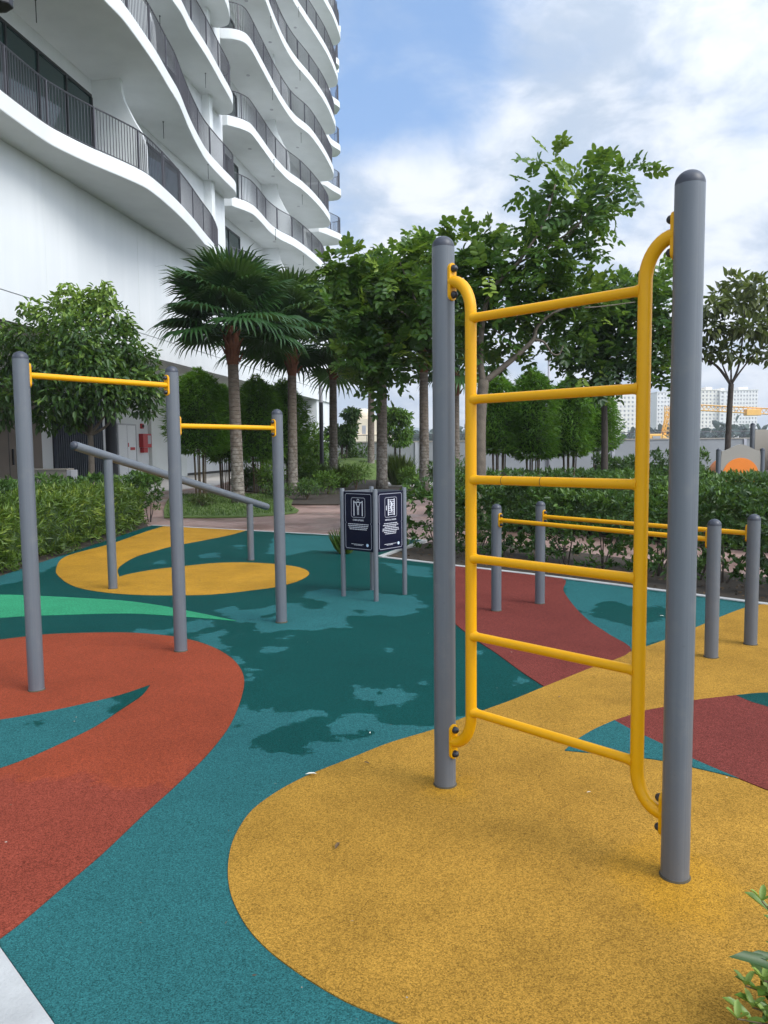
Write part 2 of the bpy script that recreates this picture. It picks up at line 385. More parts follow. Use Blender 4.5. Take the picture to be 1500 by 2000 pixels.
def tag(o, label=None, cat=None, group=None, kind=None):
    if label: o['label'] = label
    if cat: o['category'] = cat
    if group: o['group'] = group
    if kind: o['kind'] = kind
    return o
def thing(name, loc, label, cat, group=None, rz=0.0):
    o = bpy.data.objects.new(name, None); COL.objects.link(o); o.empty_display_size = .2
    o.location = loc; o.rotation_euler = (0, 0, rz); return tag(o, label, cat, group)
def copy_tree(o, parent=None):
    c = o.copy(); COL.objects.link(c)
    if parent is not None: c.parent = parent
    for ch in list(o.children): copy_tree(ch, c)
    return c
def at(x, y, Y):
    """world point seen at photo pixel (x, y), Y metres ahead: used once to survey the site"""
    d = pix_dir(x, y); return Vector((0, 0, EYE)) + d*(Y/d.y)
def gnd(x, y, z=0.0):
    d = pix_dir(x, y); return Vector((0, 0, EYE)) + d*((z-EYE)/d.z)
def gxy(L): return [tuple(gnd(x, y)[:2]) for x, y in L]

# ------------------------------------------------------------------ ground, rubber and paths
def smooth_poly(P, n=4, closed=True):
    P = [Vector((*p[:2], 0)) for p in P]; N = len(P); out = []
    rngk = range(N) if closed else range(N-1)
    for i in rngk:
        p0, p1, p2, p3 = (P[(i-1) % N], P[i], P[(i+1) % N], P[(i+2) % N]) if closed else (P[max(i-1, 0)], P[i], P[i+1], P[min(i+2, N-1)])
        # keep sharp corners sharp
        for k in range(n):
            t = k/n
            m1 = (p2-p0)*.5; m2 = (p3-p1)*.5
            L = (p2-p1).length
            if m1.length > 1e-6: m1 = m1*min(1, L/m1.length)
            if m2.length > 1e-6: m2 = m2*min(1, L/m2.length)
            if (p1-p0).normalized().dot((p2-p1).normalized()) < .3: m1 = (p2-p1)
            if (p2-p1).normalized().dot((p3-p2).normalized()) < .3: m2 = (p2-p1)
            t2, t3 = t*t, t*t*t
            out.append(tuple((p1*(2*t3-3*t2+1) + m1*(t3-2*t2+t) + p2*(-2*t3+3*t2) + m2*(t3-t2))[:2]))
    if not closed: out.append(tuple(P[-1][:2]))
    return out
def seg_dist(Q, poly):
    """signed distance (positive inside) of points Q (n,2) to polygon"""
    poly = np.asarray(poly, float); A = poly; B = np.roll(poly, -1, 0)
    best = np.full(len(Q), 1e9); inside = np.zeros(len(Q), bool)
    for a, b in zip(A, B):
        ab = b-a; t = np.clip(((Q-a) @ ab)/max(ab @ ab, 1e-12), 0, 1)
        best = np.minimum(best, np.linalg.norm(Q-(a+t[:, None]*ab), axis=1))
        c = ((a[1] > Q[:, 1]) != (b[1] > Q[:, 1]))
        with np.errstate(divide='ignore', invalid='ignore'):
            xi = (b[0]-a[0])*(Q[:, 1]-a[1])/(b[1]-a[1]) + a[0]
        inside ^= c & (Q[:, 0] < xi)
    return np.where(inside, best, -best)
def sheet(name, poly, z, m, dens=None, field=None, kind='structure'):
    """flat polygon at height z with skirts down; optional dense inner vertices carrying the dryness field"""
    bm = bmesh.new(); n = len(poly)
    f = bm.faces.new([bm.verts.new((x, y, z)) for x, y in poly]); f.normal_update()
    if sum(poly[i][0]*poly[(i+1) % n][1]-poly[(i+1) % n][0]*poly[i][1] for i in range(n)) < 0: f.normal_flip(); f.normal_update()
    if dens:
        xs = [p[0] for p in poly]; ys = [p[1] for p in poly]
        x = min(xs)
        bmesh.ops.triangulate(bm, faces=bm.faces[:])
        for ax, lo, hi in ((0, min(xs), max(xs)), (1, min(ys), max(ys))):
            c = lo + dens
            while c < hi:
                co = (c, 0, 0) if ax == 0 else (0, c, 0); no = (1, 0, 0) if ax == 0 else (0, 1, 0)
                bmesh.ops.bisect_plane(bm, geom=bm.verts[:]+bm.edges[:]+bm.faces[:], plane_co=co, plane_no=no); c += dens
    else: bmesh.ops.triangulate(bm, faces=bm.faces[:])
    # short skirt so the sheet has an edge
    be = [e for e in bm.edges if e.is_boundary]
    ex = bmesh.ops.extrude_edge_only(bm, edges=be)
    for v_ in ex['geom']:
        if isinstance(v_, bmesh.types.BMVert): v_.co.z -= .004 if z > -.01 else .03
    me = bpy.data.meshes.new(name); bm.to_mesh(me); bm.free(); me.materials.append(m)
    if field is not None:
        Q = np.empty(len(me.vertices)*3); me.vertices.foreach_get('co', Q); Q = Q.reshape(-1, 3)[:, :2]
        a = me.attributes.new('dryness', 'FLOAT', 'POINT'); a.data.foreach_set('value', field(Q).astype(np.float32))
    o = bpy.data.objects.new(name, me); COL.objects.link(o); return tag(o, kind=kind)

DRY = [
 [(467,1377),(510,1382),(543,1385),(547,1395),(563,1397),(580,1388),(607,1385),(627,1393),(613,1398),(597,1407),(567,1412),(537,1420),(527,1433),(493,1443),(472,1458),(467,1468),(500,1463),(533,1465),(557,1465),(567,1473),(590,1475),(600,1470),(580,1465),(603,1452),(633,1450),(663,1448),(677,1440),(657,1428),(657,1417),(650,1407),(663,1397),(700,1395),(727,1397),(720,1403),(747,1415),(783,1420),(817,1420),(847,1417),(900,1400),(1100,1340),(1600,1600),(1600,2300),(-500,2300),(-500,1380),(150,1376),(225,1366),(222,1383),(212,1397),(250,1420),(420,1400)],
 [(417,1192),(457,1183),(470,1190),(510,1190),(537,1183),(560,1178),(587,1178),(597,1190),(627,1190),(647,1178),(627,1172),(593,1168),(600,1158),(620,1150),(650,1152),(667,1155),(700,1155),(720,1152),(750,1160),(783,1163),(813,1160),(810,1170),(830,1175),(817,1180),(843,1182),(843,1187),(813,1190),(825,1197),(793,1202),(760,1203),(717,1202),(683,1205),(670,1213),(682,1225),(667,1230),(633,1227),(600,1230),(550,1232),(517,1237),(488,1233),(500,1220),(480,1213),(457,1213),(443,1203)],
 [(363,1217),(383,1210),(410,1213),(422,1222),(397,1230),(363,1236),(313,1240),(287,1238),(253,1236),(280,1227),(320,1231)],
 [(383,1243),(433,1230),(447,1233),(423,1253),(450,1267),(443,1276),(415,1268)],
 [(448,1282),(473,1281),(478,1296),(458,1298)], [(477,1307),(505,1302),(500,1322),(480,1328)],
 [(683,1358),(690,1337),(730,1335),(740,1342),(770,1338),(807,1358),(783,1373),(737,1378),(727,1367)],
 [(513,1273),(533,1264),(570,1264),(545,1274),(528,1278)], [(540,1246),(570,1241),(562,1248)],
 [(540,1043),(665,1049),(690,1055),(670,1078),(610,1075),(560,1085),(520,1082),(530,1060)],
 [(385,1084),(425,1077),(432,1088),(395,1090)], [(455,1065),(478,1064),(470,1072)], [(300,1096),(325,1094),(322,1102),(303,1102)],
 [(-40,1135),(0,1118),(110,1088),(150,1082),(118,1102),(30,1138),(0,1143)],
 [(745,1098),(840,1108),(840,1127),(790,1122)], [(800,1332),(825,1324),(830,1334)], [(748,1268),(765,1266),(760,1274)],
 [(1095,1130),(1240,1150),(1300,1158),(1490,1184),(1453,1190),(1300,1252),(1233,1274),(1150,1216),(1105,1168)],
 [(925,1262),(955,1285),(920,1275)], [(1010,1318),(1040,1334),(1000,1340)],
]
WET = [
 [(1165,1175),(1215,1174),(1232,1186),(1290,1182),(1310,1200),(1240,1232),(1195,1210),(1150,1202),(1170,1190)],
 [(505,1207),(535,1196),(545,1200),(515,1209)], [(690,1194),(720,1191),(715,1198)],
 [(728,1352),(742,1348),(748,1358),(735,1360)], [(372,1605),(392,1600),(397,1611),(380,1614)],
 [(452,1418),(478,1412),(474,1420)], [(677,1436),(715,1428),(728,1431),(690,1440)], [(60,1412),(80,1410),(75,1420)],
]
DRYW = [gxy(p) for p in DRY]; WETW = [gxy(p) for p in WET]
def dry_field(Q):
    d = np.full(len(Q), -1.5)
    for p in DRYW: d = np.maximum(d, seg_dist(Q, p))
    for p in WETW: d = np.minimum(d, -seg_dist(Q, p))
    return np.clip(d, -.5, .5)
RED_DRY = gxy([(-300,1525),(0,1522),(60,1532),(120,1512),(150,1520),(210,1535),(330,1534),(420,1480),(600,1480),(600,2200),(-400,2200)])
def red_field(Q): return np.clip(seg_dist(Q, RED_DRY), -.5, .5)
YWET = [gxy(p) for p in ([(1190,1690),(1290,1640),(1380,1680),(1430,1740),(1400,1800),(1300,1790),(1230,1740)], [(845,1525),(905,1520),(915,1550),(850,1555)])]
def ylw_field(Q):
    d = np.full(len(Q), .5)
    for p in YWET: d = np.minimum(d, -seg_dist(Q, p) - .02)
    return np.clip(d, -.5, .5)

RUB = [(-4.66, 15.31), (-4.25, 15.08), (-.8, 13.17), (.63, 12.38), (-.09, 10.5), (.87, 9.62), (1.83, 8.79), (2.68, 7.95), (3.57, 7.07), (6.2, 4.5), (6.2, -2.4), (3.2, -2.4), (-1.18, 2.22), (-4.66, 5.6)]
big = 3000
sheet('ground', [(-big, -200), (big, -200), (big, big*1.6), (-big, big*1.6)], -.10, M['ground'])
sheet('path', [(-14, 9), (-4.6, 9), (-.2, 10.4), (4, 6.4), (11, 0), (16, 5), (9, 11.5), (4.5, 15.5), (3.0, 22), (2.5, 34), (-9, 40), (-14, 30)], -.05, M['path'])
sheet('rubber_ground', RUB[::-1], 0.0, M['teal'], .07, dry_field)

def patch(name, pts, m, z, field=None, n=4, dens=None):
    return sheet(name, smooth_poly(gxy(pts), n), z, m, dens, field)
patch('yellow_rubber_patch', [(846,1426),(760,1452),(680,1484),(600,1516),(540,1548),(492,1584),(464,1624),(450,1660),(445,1704),(450,1744),(466,1784),(492,1824),(532,1864),(592,1908),(672,1956),(748,1988),(860,2030),(1010,2075),(1200,2120),(1450,2150),(1900,2200),(2600,1700),(2100,1240),(1700,1195),(1555,1186),(1500,1181),(1480,1182),(1453,1188),(1403,1207),(1357,1227),(1300,1250),(1263,1263),(1233,1273),(1147,1308),(1063,1342),(1000,1368),(920,1397)], M['ylw'], .004, ylw_field, 4, .08)
patch('yellow_rubber_patch', [(482,1036),(357,1030),(320,1028),(287,1038),(233,1057),(200,1067),(150,1080),(127,1088),(115,1098),(109,1117),(117,1128),(133,1140),(160,1150),(210,1158),(267,1162),(333,1163),(400,1162),(450,1158),(500,1152),(537,1147),(577,1137),(598,1127),(604,1120),(597,1113),(577,1107),(537,1102),(483,1099),(423,1100),(360,1106),(300,1113),(250,1122),(233,1127),(230,1113),(240,1102),(267,1087),(300,1077),(333,1068),(400,1055),(450,1045)], M['ylw'], .004, lambda Q: np.full(len(Q), -.5), 4)
patch('mint_rubber_patch', [(-160,1168),(0,1162),(67,1164),(133,1167),(233,1173),(300,1181),(350,1190),(400,1200),(462,1213),(400,1208),(333,1203),(267,1199),(200,1199),(133,1201),(67,1203),(0,1207),(-160,1222)], M['mint'], .004)
patch('red_rubber_patch', [(-330,1300),(-150,1268),(0,1250),(50,1244),(100,1239),(200,1236),(267,1237),(333,1243),(383,1253),(423,1268),(453,1287),(470,1307),(477,1330),(473,1357),(463,1387),(447,1420),(423,1453),(393,1487),(340,1538),(280,1592),(200,1668),(120,1736),(40,1804),(0,1834),(-60,1880),(-260,1700),(-420,1500)], M['redr'], .004, red_field, 4, .08)
patch('teal_rubber_patch', [(293,1340),(233,1360),(150,1380),(67,1397),(0,1408),(-200,1432),(-260,1560),(-120,1535),(0,1502),(67,1477),(133,1447),(187,1420),(233,1390),(277,1360)], M['teal'], .008, dry_field, 4, .06)
patch('red_rubber_patch', [(872,1103),(885,1105),(1000,1118),(1098,1130),(1100,1153),(1120,1183),(1150,1213),(1190,1240),(1233,1272),(1147,1308),(1063,1342),(1019,1313),(970,1277),(929,1250),(888,1218),(866,1190),(860,1150)], M['maroon'], .0045)
patch('teal_rubber_patch', [(1200,1409),(1160,1427),(1127,1447),(1103,1468),(1167,1474),(1233,1480),(1293,1488),(1357,1502),(1400,1512),(1443,1523),(1350,1483),(1297,1457),(1233,1427)], M['teal'], .008, lambda Q: np.full(len(Q), .25), 4)
patch('red_rubber_patch', [(1200,1409),(1233,1427),(1297,1457),(1350,1483),(1443,1523),(1500,1546),(1650,1600),(1800,1560),(1640,1440),(1500,1383),(1467,1373),(1437,1360),(1353,1370),(1297,1383),(1260,1390)], M['maroon'], .008)
patch('teal_rubber_patch', [(1437,1360),(1467,1373),(1500,1383),(1640,1440),(1760,1440),(1650,1360),(1500,1355)], M['teal'], .0085, lambda Q: np.full(len(Q), -.3), 4)

def strip(name, pts, w, z0, z1, m, off=0.0):
    """kerb running along a line, w wide to its left"""
    b = MB(); P = [Vector((*p, 0)) for p in pts]; L = []; Rr = []
    for i, p in enumerate(P):
        d1 = (P[min(i+1, len(P)-1)]-P[max(i-1, 0)]).normalized(); nn = Vector((-d1.y, d1.x, 0))
        L.append(p+nn*(w+off)); Rr.append(p+nn*off)
    b.prism([tuple(q[:2]) for q in Rr] + [tuple(q[:2]) for q in L[::-1]], z0, z1)
    return tag(b.build(name, m, bevel=.006), kind='structure')
strip('kerb', [(6.2, 4.5), (3.57, 7.07), (2.68, 7.95), (1.83, 8.79), (.87, 9.62), (-.055, 10.46)], -.07, -.08, .012, M['conc'])
strip('kerb', [(-.09, 10.57), (.63, 12.38)], -.07, -.08, .012, M['conc'])
strip('kerb', [(.60, 12.40), (-.8, 13.17), (-4.25, 15.08), (-4.66, 15.31)], -.055, -.08, .008, M['conc'])
bb = MB(); bb.prism([(-4.67, 5.605), (-1.184, 2.214), (3.195, -2.405), (1.4, -4.2), (-6.5, 3.9)], -.08, .02)
tag(bb.build('concrete_kerb', M['conc'], bevel=.01), kind='structure')
# planted beds
sheet('soil_bed', [(-15, 3), (-6.7, 3.8), (-4.68, 5.7), (-4.68, 15.2), (-5.1, 16.3), (-6.2, 17.2), (-9, 24), (-15, 24)], -.015, M['soil'])
sheet('soil_bed', [(-.05, 10.58), (.9, 9.72), (2.75, 8.05), (6.3, 4.6), (7.2, 5.6), (4.4, 8.62), (3.0, 10.6), (1.9, 11.95), (.74, 12.3)], -.015, M['soil'])
sheet('soil_bed', [(1.5, 14.6), (3.4, 13.3), (5.3, 11.0), (8.0, 8.3), (11, 5.4), (40, 5), (40, 60), (3.5, 60), (1.6, 24)], -.015, M['soil'])
sheet('lawn', smooth_poly([(-5.0, 17.4), (-3.26, 17.35), (-2.1, 18.4), (-2.5, 20.6), (-3.0, 24), (-5.2, 27), (-7.0, 26), (-6.0, 21)], 3), -.012, M['lawn'])
sheet('soil_bed', smooth_poly([(-2.6, 21.2), (-1.25, 20.9), (-.8, 22.9), (.2, 24), (1.2, 24.5), (1.5, 40), (-7.5, 46), (-8, 40), (-5.3, 28.5), (-3.2, 25)], 2), -.015, M['soil'])
sheet('paving', [(-16, 24.5), (-9.3, 24.5), (-7.2, 33), (-8.2, 47), (-7.5, 62), (-16, 62)], -.02, M['deck'])
sheet('paving', [(-.3, 30.5), (3.4, 28.5), (3.4, 33), (-.3, 34.0)], -.008, M['deck'])
mb = MB()
for i in range(13):
    for j in range(21): pass
def mound(cx, cy, rx, ry, h, name):
    vs = []; fs = []; nu, nv = 20, 8
    for j in range(nv+1):
        r_ = 1-j/nv
        for i in range(nu):
            a = 2*math.pi*i/nu; vs.append((cx+rx*r_*math.cos(a), cy+ry*r_*math.sin(a), -.02 + h*(1-r_*r_)**1.2))
    for j in range(nv):
        for i in range(nu): fs.append((j*nu+i, j*nu+(i+1) % nu, (j+1)*nu+(i+1) % nu, (j+1)*nu+i))
    b = MB(); b.add(vs, fs); return tag(b.build(name, M['lawn'], smooth=True), kind='structure')
mound(-1.6, 42, 3.6, 5.5, 1.0, 'lawn_mound')

# ------------------------------------------------------------------ apartment tower
FA = R(8.8); FU = Vector((math.sin(FA), math.cos(FA), 0)); FN = Vector((math.cos(FA), -math.sin(FA), 0))
def FW(s, w, z): return FU*s + FN*w + Vector((0, 0, z))
def FWbox(b, s0, s1, w0, w1, z0, z1, mi=0):
    b.prism([(s0, w0), (s1, w0), (s1, w1), (s0, w1)], z0, z1, mi, FW)
WALL = -12.2; ZB0 = 9.15; FH = 3.4; SL = .45
tower = thing('apartment_tower', FW(30, WALL, 0), 'white apartment tower with wavy balconies rising above a plain podium wall', 'building')
tw_inv = Matrix.Translation(-Vector(tower.location))
def tpart(b, name, m, parent=None, **kw):
    o = b.build(name, m, None, **kw); o.parent = parent or tower
    if parent is None: o.matrix_parent_inverse = tw_inv
    return o
S_END = 56.5
b = MB(); FWbox(b, 2, 55.4, WALL-.35, WALL, 5.50, ZB0); tpart(b, 'podium_wall', M['white_wall'])
b = MB(); FWbox(b, 2, 55.4, WALL-.35, WALL+.025, 4.75, 5.465); tpart(b, 'podium_band', M['white_wall'])
b = MB(); FWbox(b, 2, 55.4, WALL-.36, WALL-.05, 5.4, 5.6); tpart(b, 'wall_joint', M['frame'])
b = MB(); FWbox(b, 2, 55.2, -18.6, WALL-.4, 4.80, 5.0); tpart(b, 'lobby_soffit', M['soffit'])
b = MB(); FWbox(b, 2, 55.2, -18.9, -18.5, -.1, 4.80); tpart(b, 'lobby_wall', M['white_wall'])
b = MB(); FWbox(b, 50.5, 55.3, -18.4, WALL-.1, -.1, 4.75); tpart(b, 'end_pier', M['white_wall'])
WALL2 = -13.1
b = MB(); FWbox(b, 2, 33.55, WALL-.3, WALL, ZB0+.002, ZB0+FH*10); FWbox(b, 33.3, S_END, WALL2-.3, WALL2, ZB0+.002, ZB0+FH*10); FWbox(b, S_END-.3, S_END, WALL-12, WALL2-.3, 5, ZB0+FH*10); FWbox(b, 33.25, 33.55, WALL2-.3, WALL-.3, ZB0+.002, ZB0+FH*10); tpart(b, 'facade_wall', M['white_wall'])

for ss in (14.5, 19.6, 25.0, 30.5, 37.0, 44.0):
    b = MB(); FWbox(b, ss, ss+.018, WALL, WALL+.003, 5.62, ZB0-.01); tpart(b, 'wall_seam', M['soffit'])
g1_l = [(2.0, -12.1), (2.2, -11.0), (6, -10.4), (10, -10.3), (14, -10.9)]
S1 = [(2.0, -12.1), (2.2, -10.9), (6, -10.2), (10, -10.2), (13.5, -10.9), (16.4, -11.15), (18.3, -11.21), (19.2, -11.07), (20, -10.87), (21, -10.56), (22.0, -10.34), (23.9, -10.43), (26.0, -10.68), (28.2, -11.04), (30.0, -11.33), (31.8, -11.80), (32.4, -12.15)]
S2 = [(2.0, -12.1), (2.2, -10.6), (8, -9.9), (14, -9.8), (18.6, -9.72), (19.6, -9.69), (21.8, -9.90), (23.3, -10.13), (24.4, -10.30), (26.15, -10.71), (27.5, -10.99), (29.2, -11.27), (30.9, -11.36), (32.7, -11.40), (33.4, -11.62), (33.6, -12.0), (33.5, -12.2)]
S3 = [(2.0, -12.1), (2.2, -10.9), (8, -10.5), (14, -10.7), (19, -10.9), (22, -10.6), (25.3, -10.57), (26.6, -10.73), (28.4, -10.84), (30.3, -11.03), (32.2, -11.24), (33.0, -11.55), (33.2, -12.0), (33.1, -12.2)]
S4 = [(2.0, -12.1), (2.2, -10.9), (8, -10.3), (14, -10.1), (19, -10.3), (24, -10.6), (28, -10.7), (30, -10.9), (31.6, -11.1), (32.6, -11.45), (32.8, -12.0), (32.7, -12.2)]
A_ = [(34.55, -12.2), (34.84, -12.1), (35.4, -11.84), (36.06, -11.68), (37.4, -11.70), (39.0, -11.78), (40.45, -11.66), (41.8, -11.35), (43.3, -11.17), (45.6, -11.04), (47.8, -11.04), (49.6, -11.3), (50.2, -11.8), (50.2, -12.2)]
B_ = [(34.2, -12.2), (34.3, -12.1), (34.75, -11.70), (35.3, -11.47), (36.7, -11.48), (39.4, -11.56), (40.3, -11.53), (41.5, -11.45), (43.0, -11.14), (45.0, -10.94), (47.6, -10.87), (49.6, -10.98), (50.6, -11.4), (50.7, -12.2)]
C_ = [(33.6, -12.2), (33.75, -11.7), (34.1, -11.3), (34.7, -11.19), (36.7, -11.27), (39.9, -11.41), (42.5, -11.35), (44.5, -10.92), (47.7, -10.82), (50.9, -10.98), (51.9, -11.4), (52.0, -12.2)]
D_ = [(33.5, -12.2), (33.6, -11.7), (34.0, -11.3), (35.0, -11.15), (37.1, -11.2), (38.7, -11.34), (41.1, -11.48), (43.2, -11.42), (45.5, -11.1), (48.5, -10.88), (51.9, -11.03), (52.9, -11.4), (53.0, -12.2)]
E_ = [(33.8, -12.2), (33.9, -11.7), (34.3, -11.3), (35.2, -11.15), (38.0, -11.2), (40.5, -11.45), (43.3, -11.49), (45.2, -11.33), (47.2, -11.12), (49.7, -10.94), (52.8, -11.02), (53.7, -11.4), (53.8, -12.2)]
F_ = [(34.2, -12.2), (34.3, -11.7), (34.7, -11.3), (35.6, -11.2), (40, -11.3), (45, -11.4), (49.6, -11.18), (51.7, -11.02), (54.3, -11.1), (55.0, -11.5), (55.1, -12.2)]
def g3(k):
    s = 50.6 + (k-1)*.95
    tw_ = -.2066*(s+2.6)
    return [(s, -12.2), (s+.3, -12.0), (s+1.4, tw_-.35), (s+2.6, tw_), (s+3.4, tw_-.35), (s+3.6, -12.2)]
LEVELS = [(0, S1), (1, S2), (2, S3), (3, S4), (4, S3), (5, S2), (6, S4), (7, S3), (8, S2), (9, S4),
          (0, A_), (1, A_), (2, B_), (3, C_), (4, D_), (5, E_), (6, F_), (7, E_), (8, D_), (9, F_)] + [(k, g3(k)) for k in range(1, 10)]
def resample(pts, step):
    P = [Vector((*p, 0)) for p in pts]; out = [P[0]]; acc = 0.0
    for a, c in zip(P, P[1:]):
        L = (c-a).length; t = step-acc
        while t <= L: out.append(a+(c-a)*(t/L)); t += step
        acc = (acc+L) % step
    return out
def curve_len(P): return sum((c-a).length for a, c in zip(P, P[1:]))
for k, pts in LEVELS:
    z = ZB0+FH*k
    cv = smooth_poly(pts, 8, closed=False)
    wl = WALL if pts[0][0] < 10 else WALL2
    poly = [(cv[0][0], wl-.1)] + cv + [(cv[-1][0], wl-.1)]
    b = MB(); b.prism(poly, z, z+SL, 0, FW)
    slab = tpart(b, 'balcony_slab', M['fascia'], bevel=.03)
    # railing set back from the edge
    cvv = [Vector((*p, 0)) for p in cv]; ins = []
    for i, p in enumerate(cvv):
        d1 = (cvv[min(i+1, len(cvv)-1)]-cvv[max(i-1, 0)]).normalized(); nn = Vector((d1.y, -d1.x, 0))  # towards the wall for increasing s
        q = p + nn*.10
        if q.y > wl+.05: ins.append(tuple(q[:2]))
    zt = z+SL; rb = MB()
    near = k <= 2
    rp = resample(ins, .25)
    rb.tube([FW(p.x, p.y, zt+1.14) for p in rp], .022, 6); rb.tube([FW(p.x, p.y, zt+.07) for p in rp], .014, 5)
    br = resample(ins, .112)
    for i, p in enumerate(br):
        q = br[min(i+1, len(br)-1)]; o_ = br[max(i-1, 0)]; ang = math.atan2((q-o_).y, (q-o_).x)
        wd = FU*math.cos(ang)+FN*math.sin(ang); rz = math.atan2(wd.y, wd.x)
        if i % 15 == 7: rb.box(FW(p.x, p.y, zt+.575), (.045, .05, 1.15), rz)
        else: rb.box(FW(p.x, p.y, zt+.60), (.012, .018, 1.06), rz)
    tpart(rb, 'railing', M['rail'], slab)
    # glazing, fins
    s0, s1 = pts[0][0], pts[-1][0]
    if s0 < 10: spans, fins = [(11.5, 22.3), (24.6, 28.6)], [(22.4, min(-10.4, 0))]
    elif s0 < 40: spans, fins = [(34.9, 38.0)], [(42.0, 0)]
    else: spans, fins = [], []
    for a, c in spans:
        gd = MB(); gd.prism([(a, wl), (c, wl), (c, wl+.012), (a, wl+.012)], zt, zt+2.50, 0, FW)
        g = tpart(gd, 'glass_door', M['glass'])
        fr = MB(); FWbox(fr, a, c, wl+.013, wl+.05, zt+2.42, zt+2.5); FWbox(fr, a, c, wl+.013, wl+.05, zt, zt+.06)
        nb = max(2, round((c-a)/1.35))
        for i in range(nb+1): 
            x = a+(c-a)*i/nb; FWbox(fr, x-.035, x+.035, wl+.0125, wl+.055, zt+.06, zt+2.42)
        tpart(fr, 'frame', M['frame'], g)
        if s0 > 30 and a == 34.9 or (s0 < 10 and a < 12):
            cu = MB(); n_ = 14
            c0, c1 = (a+.15, a+.95) if s0 > 30 else (15.2, 16.9)
            pl = [(c0+(c1-c0)*i/n_, wl+.014+.012*(i % 2)) for i in range(n_+1)]
            cu.prism([(c0, wl+.0125)] + [(p[0], p[1]) for p in pl][::1] + [(c1, wl+.0125)], zt+.06, zt+(1.25 if s0 < 10 else 2.3), 0, FW)
            tpart(cu, 'curtain', M['curtain'], g)
    def wedge(S): 
        xs = [p[0] for p in cv]; return float(np.interp(S, [p[0] for p in pts], [p[1] for p in pts]))
    for fs_, _q in fins:
        wb = wedge(fs_)-.18; wt = wb-.75; H = FH-SL
        prof = [(wt, H), (wt+.03, H-.40), (wt+.10, H-.65), (wt+.40, H-1.25), (wt+.62, H-1.6), (wb-.02, H-2.0), (wb, 0.0)]
        poly = [(wl, 0.0)] + [(wl, H)] + prof
        f_ = MB(); f_.prism(poly, fs_, fs_+.16, 0, lambda w, zz, s: FW(s, w, zt+zz)); tpart(f_, 'fin_wall', M['fascia'])
    if 30 < s0 < 40 or s0 < 10:
        f_ = MB(); ss = 33.2 if s0 > 30 else 31.2
        FWbox(f_, ss, ss+.35, wl, wl+.32, zt, zt+FH-SL); tpart(f_, 'wall_pier', M['fascia'])
    if 0 < s0 < 40 and k > 0:
        for ss in ((18.3, 25.5, 29.5) if s0 < 10 else (38.5, 44.0)):
            h = MB(); p = FW(ss, -11.35, z); h.tube([p, p-Vector((0, 0, .55))], .012, 5); h.lathe([(.03, -.02), (.03, 0)], 8, p)
            tpart(h, 'hanging_rod', M['frame'])
    if 30 < s0 < 40:
        for ss in (37.0, 40.8, 46.0):
            h = MB(); h.lathe([(.09, -.012), (.09, 0)], 14, FW(ss, -12.1, z)); tpart(h, 'ceiling_light', M['lampgrey'], slab)
# lobby level joinery, s measured along the recessed wall at w = -18.5
def s_at(x, w=-18.5):
    d = pix_dir(x, 900); q = Vector((d.x, d.y, 0)); t = w/q.dot(FN); return (q*t).dot(FU)
LW = -18.5
b = MB(); a, c = s_at(-90), s_at(78)
FWbox(b, a, c, LW, LW+.12, -.05, 4.0); tp = tpart(b, 'timber_panel', M['beige'])
b = MB(); sx = s_at(13); FWbox(b, sx-.02, sx+.02, LW+.1205, LW+.123, 0, 4.0); tpart(b, 'panel_joint', M['frame'], tp)
b = MB(); sx = s_at(15); FWbox(b, sx+.1, sx+.16, LW+.124, LW+.18, 1.0, 1.6); tpart(b, 'handle', M['black'], tp)
b = MB(); a, c = s_at(104), s_at(197); FWbox(b, a, c, LW, LW+.03, -.05, 3.9); lv = tpart(b, 'louvre_screen', M['black'])
b = MB(); x = a+.05
while x < c-.05: FWbox(b, x, x+.07, LW+.031, LW+.16, -.05, 3.9); x += .17
tpart(b, 'louvre_blades', M['louvre'], lv)
b = MB(); b.lathe([(.24, -.05), (.24, 4.79)], 20, FW(s_at(219, -17.0), -17.0, 0)); tpart(b, 'column', M['black'], smooth=True, auto=40)
b = MB(); a, c = s_at(231), s_at(265); FWbox(b, a, c, LW, LW+.05, -.05, 2.75); dr = tpart(b, 'double_door', M['door'])
b = MB(); m_ = (a+c)/2
FWbox(b, a-.06, a, LW, LW+.07, -.05, 2.82); FWbox(b, c, c+.06, LW, LW+.07, -.05, 2.82); FWbox(b, a, c, LW+.0005, LW+.07, 2.75, 2.82); FWbox(b, m_-.015, m_+.015, LW+.051, LW+.055, 0, 2.75)
tpart(b, 'door_frame', M['lampgrey'], dr)
b = MB(); FWbox(b, m_-.12, m_-.08, LW+.055, LW+.10, 1.0, 1.1); FWbox(b, m_-.32, m_-.08, LW+.101, LW+.12, 1.05, 1.08); tpart(b, 'handle', M['steel'], dr)
b = MB(); FWbox(b, c-.62, c-.12, LW+.0515, LW+.056, 1.52, 1.66); FWbox(b, c-.85, c-.75, LW+.0515, LW+.056, 1.68, 1.88); tpart(b, 'warning_sticker', M['red'], dr)
b = MB(); a, c = s_at(291), s_at(359); FWbox(b, a, c, LW, LW+.20, -.05, 4.79); tpart(b, 'panel_wall', M['soffit'])
b = MB(); a, c = s_at(361), s_at(470); FWbox(b, a, c, LW, LW+.04, -.05, .12); tpart(b, 'skirting', M['frame'])
